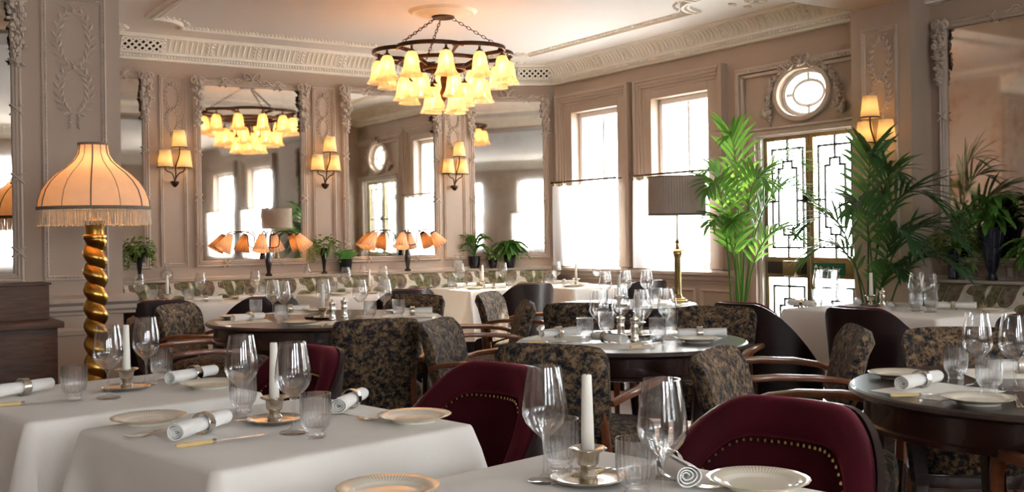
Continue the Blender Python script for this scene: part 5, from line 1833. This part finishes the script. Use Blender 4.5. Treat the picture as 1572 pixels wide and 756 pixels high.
# --- table by the gold lamp
W = 'on the table nearest the gold lamp'
pair('napkin', (-1.48, 3.31), (-1.58, 3.14), TZ, 'rolled napkin at the photo edge ' + W)
pair('knife', (-1.51, 3.00), (-1.33, 3.10), TZ, 'bone-handled knife under the napkin ' + W)
put('tumbler', -1.315, 3.115, TZ, 'ribbed tumbler beside the knife ' + W)
put('wine', -1.226, 3.148, TZ, 'wine glass before the twisted column ' + W)
put('wine', -1.21, 3.43, TZ, 'wine glass behind the candle ' + W)
put('tumbler', -1.262, 3.58, TZ, 'ribbed tumbler beyond the candle ' + W) if False else put('tumbler', -1.20, 3.55, TZ, 'ribbed tumbler beyond the candle ' + W)
candle_set(-1.24, 3.335, TZ, W)
pair('napkin', (-1.04, 3.58), (-1.12, 3.41), TZ, 'rolled napkin behind the half-hidden plate ' + W)
put('plate', -.976, 3.345, TZ, 'half-hidden gold-rimmed side plate ' + W)
# --- bottom-edge table
W = 'on the bottom-edge table'
put('wine', .058, 2.012, TZ, 'large wine glass beside the candle ' + W)
put('tumbler', .092, 2.10, TZ, 'ribbed tumbler behind the wine glass ' + W)
candle_set(.139, 2.0, TZ, W)
put('tumbler', .218, 1.885, TZ, 'ribbed tumbler cut by the bottom edge')
put('wine', .256, 1.81, TZ, 'wine glass with its foot out of frame before a napkin')
pair('napkin', (.285, 2.13), (.318, 1.93), TZ, 'rolled napkin seen through a wine glass ' + W)
put('plate', .45, 1.935, TZ, 'gold-rimmed side plate under the large burgundy chair')
put('plate', -.235, 1.915, TZ, 'gold-rimmed side plate just showing at the bottom edge')
pair('knife', (.16, 2.05), (.235, 2.10), TZ, 'knife behind the tumbler ' + W)
pair('fork', (.24, 2.0), (.36, 1.93), TZ, 'silver fork beside the napkin ' + W)
# --- crowded round table in the middle
W = 'on the crowded round table'
def mat(x, y, rz, label): put('mat', x, y, RZ, label, rz)
mat(.22, 4.76, -.4, 'paper mat nearest the pale-lit armchair ' + W)
mat(.43, 4.40, .0, 'paper mat nearest the camera ' + W)
mat(.80, 4.74, 1.2, 'paper mat towards the profile armchair ' + W)
Z2 = RZ + .0015
pair('napkin', (.13, 4.72), (.30, 4.84), Z2, 'rolled napkin nearest the pale-lit armchair ' + W)
pair('napkin', (.36, 4.60), (.46, 4.44), Z2, 'foreshortened rolled napkin before the mills ' + W)
pair('napkin', (.74, 4.67), (.95, 4.65), Z2, 'rolled napkin beside the plate ' + W)
put('tumbler', .316, 4.60, RZ, 'ribbed tumbler nearest the armchair back ' + W)
put('tumbler', .44, 4.92, RZ, 'ribbed tumbler beyond the mills ' + W)
put('tumbler', .628, 4.54, RZ, 'ribbed tumbler before the plate ' + W)
put('tumbler', .73, 4.86, RZ, 'ribbed tumbler behind the napkin ' + W)
put('wine', .385, 4.68, RZ, 'wine glass between two tumblers ' + W)
put('wine', .50, 4.86, RZ, 'wine glass behind the mills ' + W)
put('wine', .580, 4.68, RZ, 'wine glass just past the mills ' + W)
put('wine', .70, 4.74, RZ, 'wine glass nearest the profile armchair ' + W)
candle_set(.575, 4.80, RZ, W)
put('mill', .480, 4.66, RZ, 'silver mill nearer the armchair back ' + W)
put('mill', .535, 4.60, RZ, 'silver mill nearer the plate ' + W)
put('plate', .800, 4.52, RZ, 'gold-rimmed side plate ' + W)
put('plate', .50, 5.0, RZ, 'gold-rimmed side plate at the far rim ' + W) if False else None
put('dish', .645, 4.66, RZ, 'small silver salt dish ' + W)
pair('knife', (.50, 4.33), (.60, 4.45), RZ, 'knife beside the nearest mat ' + W)
pair('knife', (.10, 4.55), (.22, 4.58), RZ, 'knife near the armchair back ' + W)
# --- large round table
W = 'on the large round table'
mat(-1.55, 5.98, .4, 'paper mat nearest the shaded armchair ' + W)
mat(-.62, 6.26, -.1, 'paper mat towards the profile armchair ' + W)
mat(-1.40, 6.62, -.5, 'paper mat at the far rim ' + W)
mat(-.96, 5.78, -.2, 'paper mat behind the armchair back ' + W)
pair('napkin', (-1.46, 6.10), (-1.60, 5.92), Z2, 'rolled napkin nearest the shaded armchair ' + W)
pair('napkin', (-.70, 6.27), (-.49, 6.29), Z2, 'rolled napkin towards the profile armchair ' + W)
pair('napkin', (-1.50, 6.62), (-1.32, 6.70), Z2, 'rolled napkin at the far rim ' + W)
put('tumbler', -1.565, 6.34, RZ, 'ribbed tumbler nearest the pier ' + W)
put('tumbler', -1.30, 5.84, RZ, 'ribbed tumbler before two wine glasses ' + W)
put('wine', -1.46, 6.34, RZ, 'wine glass beside the first tumbler ' + W)
put('wine', -1.365, 6.20, RZ, 'wine glass behind the nearest tumbler ' + W)
put('plate', -1.67, 6.24, RZ, 'side plate nearest the pier ' + W)
put('plate', -1.18, 5.72, RZ, 'side plate nearest the camera ' + W)
put('plate', -1.24, 6.66, RZ, 'side plate at the far rim ' + W)
candle_set(-1.12, 6.13, RZ, W)
put('mill', -1.045, 6.02, RZ, 'silver mill nearer the candle ' + W)
put('mill', -1.005, 6.20, RZ, 'silver mill further from the candle ' + W)
put('wine', -1.155, 6.36, RZ, 'wine glass behind the candle ' + W)
put('wine', -.913, 6.22, RZ, 'wine glass just past the mills ' + W)
put('wine', -.764, 6.20, RZ, 'wine glass between two tumblers ' + W)
put('tumbler', -.830, 6.05, RZ, 'ribbed tumbler behind the armchair back ' + W)
put('tumbler', -.672, 6.13, RZ, 'ribbed tumbler beside the napkin ' + W)
put('dish', -1.19, 6.07, RZ, 'small silver salt dish ' + W)
pair('fork', (-1.02, 5.56), (-1.03, 5.72), RZ, 'silver fork near the rim ' + W)
put('plate', -.70, 6.50, RZ, 'side plate behind the wine glasses ' + W)
# --- edge-cut round table
W = 'on the edge-cut round table'
mat(1.24, 3.06, .55, 'paper mat under the ringed napkin ' + W)
mat(1.62, 3.40, -.1, 'paper mat at the far rim ' + W)
pair('napkin', (1.295, 3.19), (1.13, 3.05), Z2, 'rolled napkin beside the bone-handled knife ' + W)
pair('knife', (1.08, 2.945), (1.25, 2.965), Z2, 'bone-handled knife ' + W)
put('plate', 1.262, 2.835, RZ, 'gold-rimmed side plate with a fork beside it ' + W)
put('plate', 1.235, 3.345, RZ, 'gold-rimmed side plate half behind the napkin ' + W)
put('tumbler', 1.392, 3.285, RZ, 'ribbed tumbler standing alone ' + W)
put('tumbler', 1.376, 3.02, RZ, 'ribbed tumbler before the wine glasses ' + W)
put('wine', 1.395, 3.135, RZ, 'wine glass nearer the lone tumbler ' + W)
put('wine', 1.47, 3.06, RZ, 'wine glass nearer the photo edge ' + W)
pair('fork', (1.33, 2.74), (1.40, 2.93), RZ, 'silver fork ' + W)
pair('napkin', (1.57, 3.41), (1.76, 3.40), Z2, 'rolled napkin at the photo edge behind wine glasses')
pair('fork', (1.22, 3.17), (1.33, 3.27), RZ + .001, 'silver fork between napkin and lone tumbler') if False else None
# --- far round table
W = 'on the far round table'
put('wine', .62, 6.98, RZ, 'wine glass beside the candle ' + W)
put('wine', .765, 7.08, RZ, 'wine glass just past the candle ' + W)
put('wine', .915, 7.12, RZ, 'wine glass nearest the drum-shade lamp ' + W)
put('tumbler', .585, 6.82, RZ, 'ribbed tumbler nearest the camera ' + W)
put('tumbler', .96, 6.98, RZ, 'ribbed tumbler nearest the drum-shade lamp ' + W)
candle_set(.70, 6.88, RZ, W)
mat(.98, 6.80, .8, 'paper mat ' + W)
# --- long table below the chandelier mirror
W = 'on the long table below the chandelier mirror'
put('wine', -2.79, 7.78, TZ, 'wine glass nearest the pier ' + W)
put('tumbler', -2.70, 7.80, TZ, 'ribbed tumbler by the candle ' + W)
candle_set(-2.62, 7.90, TZ, W)
put('tumbler', -2.43, 7.82, TZ, 'ribbed tumbler nearer the napkins ' + W)
put('wine', -2.39, 7.98, TZ, 'wine glass behind the napkins ' + W)
pair('napkin', (-2.40, 7.86), (-2.22, 7.92), TZ, 'rolled napkin behind the tapestry armchair ' + W)
pair('napkin', (-2.10, 8.02), (-1.93, 8.10), TZ, 'rolled napkin behind the tub chair ' + W)
put('wine', -2.02, 8.18, TZ, 'wine glass nearest the four-shade lamp ' + W)
put('tumbler', -1.98, 8.27, TZ, 'ribbed tumbler nearest the four-shade lamp ' + W)
put('plate', -2.15, 8.24, TZ, 'side plate ' + W)
# --- table below the second tall mirror
W = 'on the table below the second mirror'
put('wine', -1.40, 8.76, TZ, 'wine glass nearest the flute vase ' + W)
put('tumbler', -1.50, 8.70, TZ, 'ribbed tumbler nearest the flute vase ' + W)
candle_set(-1.20, 8.72, TZ, W)
put('wine', -1.10, 8.86, TZ, 'wine glass past the candle ' + W)
put('tumbler', -1.08, 8.76, TZ, 'ribbed tumbler past the candle ' + W)
put('plate', -1.42, 8.52, TZ, 'side plate ' + W)
pair('napkin', (-1.24, 8.90), (-1.40, 8.86), TZ, 'rolled napkin ' + W)
# --- table below the corner ferns
W = 'on the table below the corner ferns'
put('tumbler', -.545, 9.28, TZ, 'ribbed tumbler nearest the third wall light ' + W)
put('wine', -.47, 9.32, TZ, 'wine glass nearest the third wall light ' + W)
pair('napkin', (-.36, 9.54), (-.50, 9.44), TZ, 'rolled napkin behind the plate ' + W)
candle_set(-.27, 9.32, TZ, W)
put('plate', -.34, 9.16, TZ, 'side plate ' + W)
pair('napkin', (-.24, 9.18), (-.08, 9.28), TZ, 'rolled napkin nearest the tub chair ' + W)
put('wine', -.09, 9.46, TZ, 'wine glass nearest the window ' + W)
put('tumbler', -.02, 9.42, TZ, 'ribbed tumbler nearest the window ' + W)
# --- table in the window corner
W = 'on the window corner table'
put('wine', .40, 9.55, TZ, 'wine glass nearest the ferns ' + W)
put('tumbler', .33, 9.62, TZ, 'ribbed tumbler nearest the ferns ' + W)
candle_set(.575, 9.45, TZ, W)
pair('napkin', (.42, 9.74), (.56, 9.72), TZ, 'rolled napkin behind the plate ' + W)
put('plate', .52, 9.30, TZ, 'side plate nearest the camera ' + W)
put('plate', .60, 9.60, TZ, 'side plate behind the candle ' + W)
put('wine', .76, 9.40, TZ, 'wine glass past the candle ' + W)
# --- table before the glazed door
W = 'on the table before the glazed door'
pair('napkin', (1.83, 6.36), (1.745, 6.52), TZ, 'end-on rolled napkin nearest the palm ' + W)
put('wine', 1.955, 6.64, TZ, 'wine glass nearest the door ' + W)
put('wine', 2.02, 6.56, TZ, 'wine glass next to the tumbler nearest the door ' + W)
put('tumbler', 2.08, 6.60, TZ, 'ribbed tumbler below the exit sign ' + W)
put('tumbler', 1.92, 6.56, TZ, 'ribbed tumbler behind the first glass ' + W)
pair('napkin', (2.10, 6.37), (2.16, 6.52), TZ, 'end-on rolled napkin beside the candle ' + W)
candle_set(2.22, 6.46, TZ, W)
put('mill', 2.25, 6.34, TZ, 'silver mill beside the candle ' + W)
put('plate', 2.37, 6.40, TZ, 'side plate behind the mill ' + W)
put('wine', 2.335, 6.03, TZ, 'wine glass before the floral banquette ' + W)
put('wine', 2.36, 5.90, TZ, 'wine glass with a tumbler behind it ' + W)
put('tumbler', 2.30, 5.95, TZ, 'ribbed tumbler between two wine glasses ' + W)
put('tumbler', 2.395, 5.97, TZ, 'ribbed tumbler behind the last wine glass ' + W)
pair('napkin', (2.24, 6.18), (2.17, 6.02), TZ, 'rolled napkin pointing at the tub chair ' + W)
pair('napkin', (2.50, 6.12), (2.66, 6.02), TZ, 'rolled napkin before the floral banquette ' + W)
put('plate', 2.70, 5.86, TZ, 'side plate nearest the photo edge ' + W)
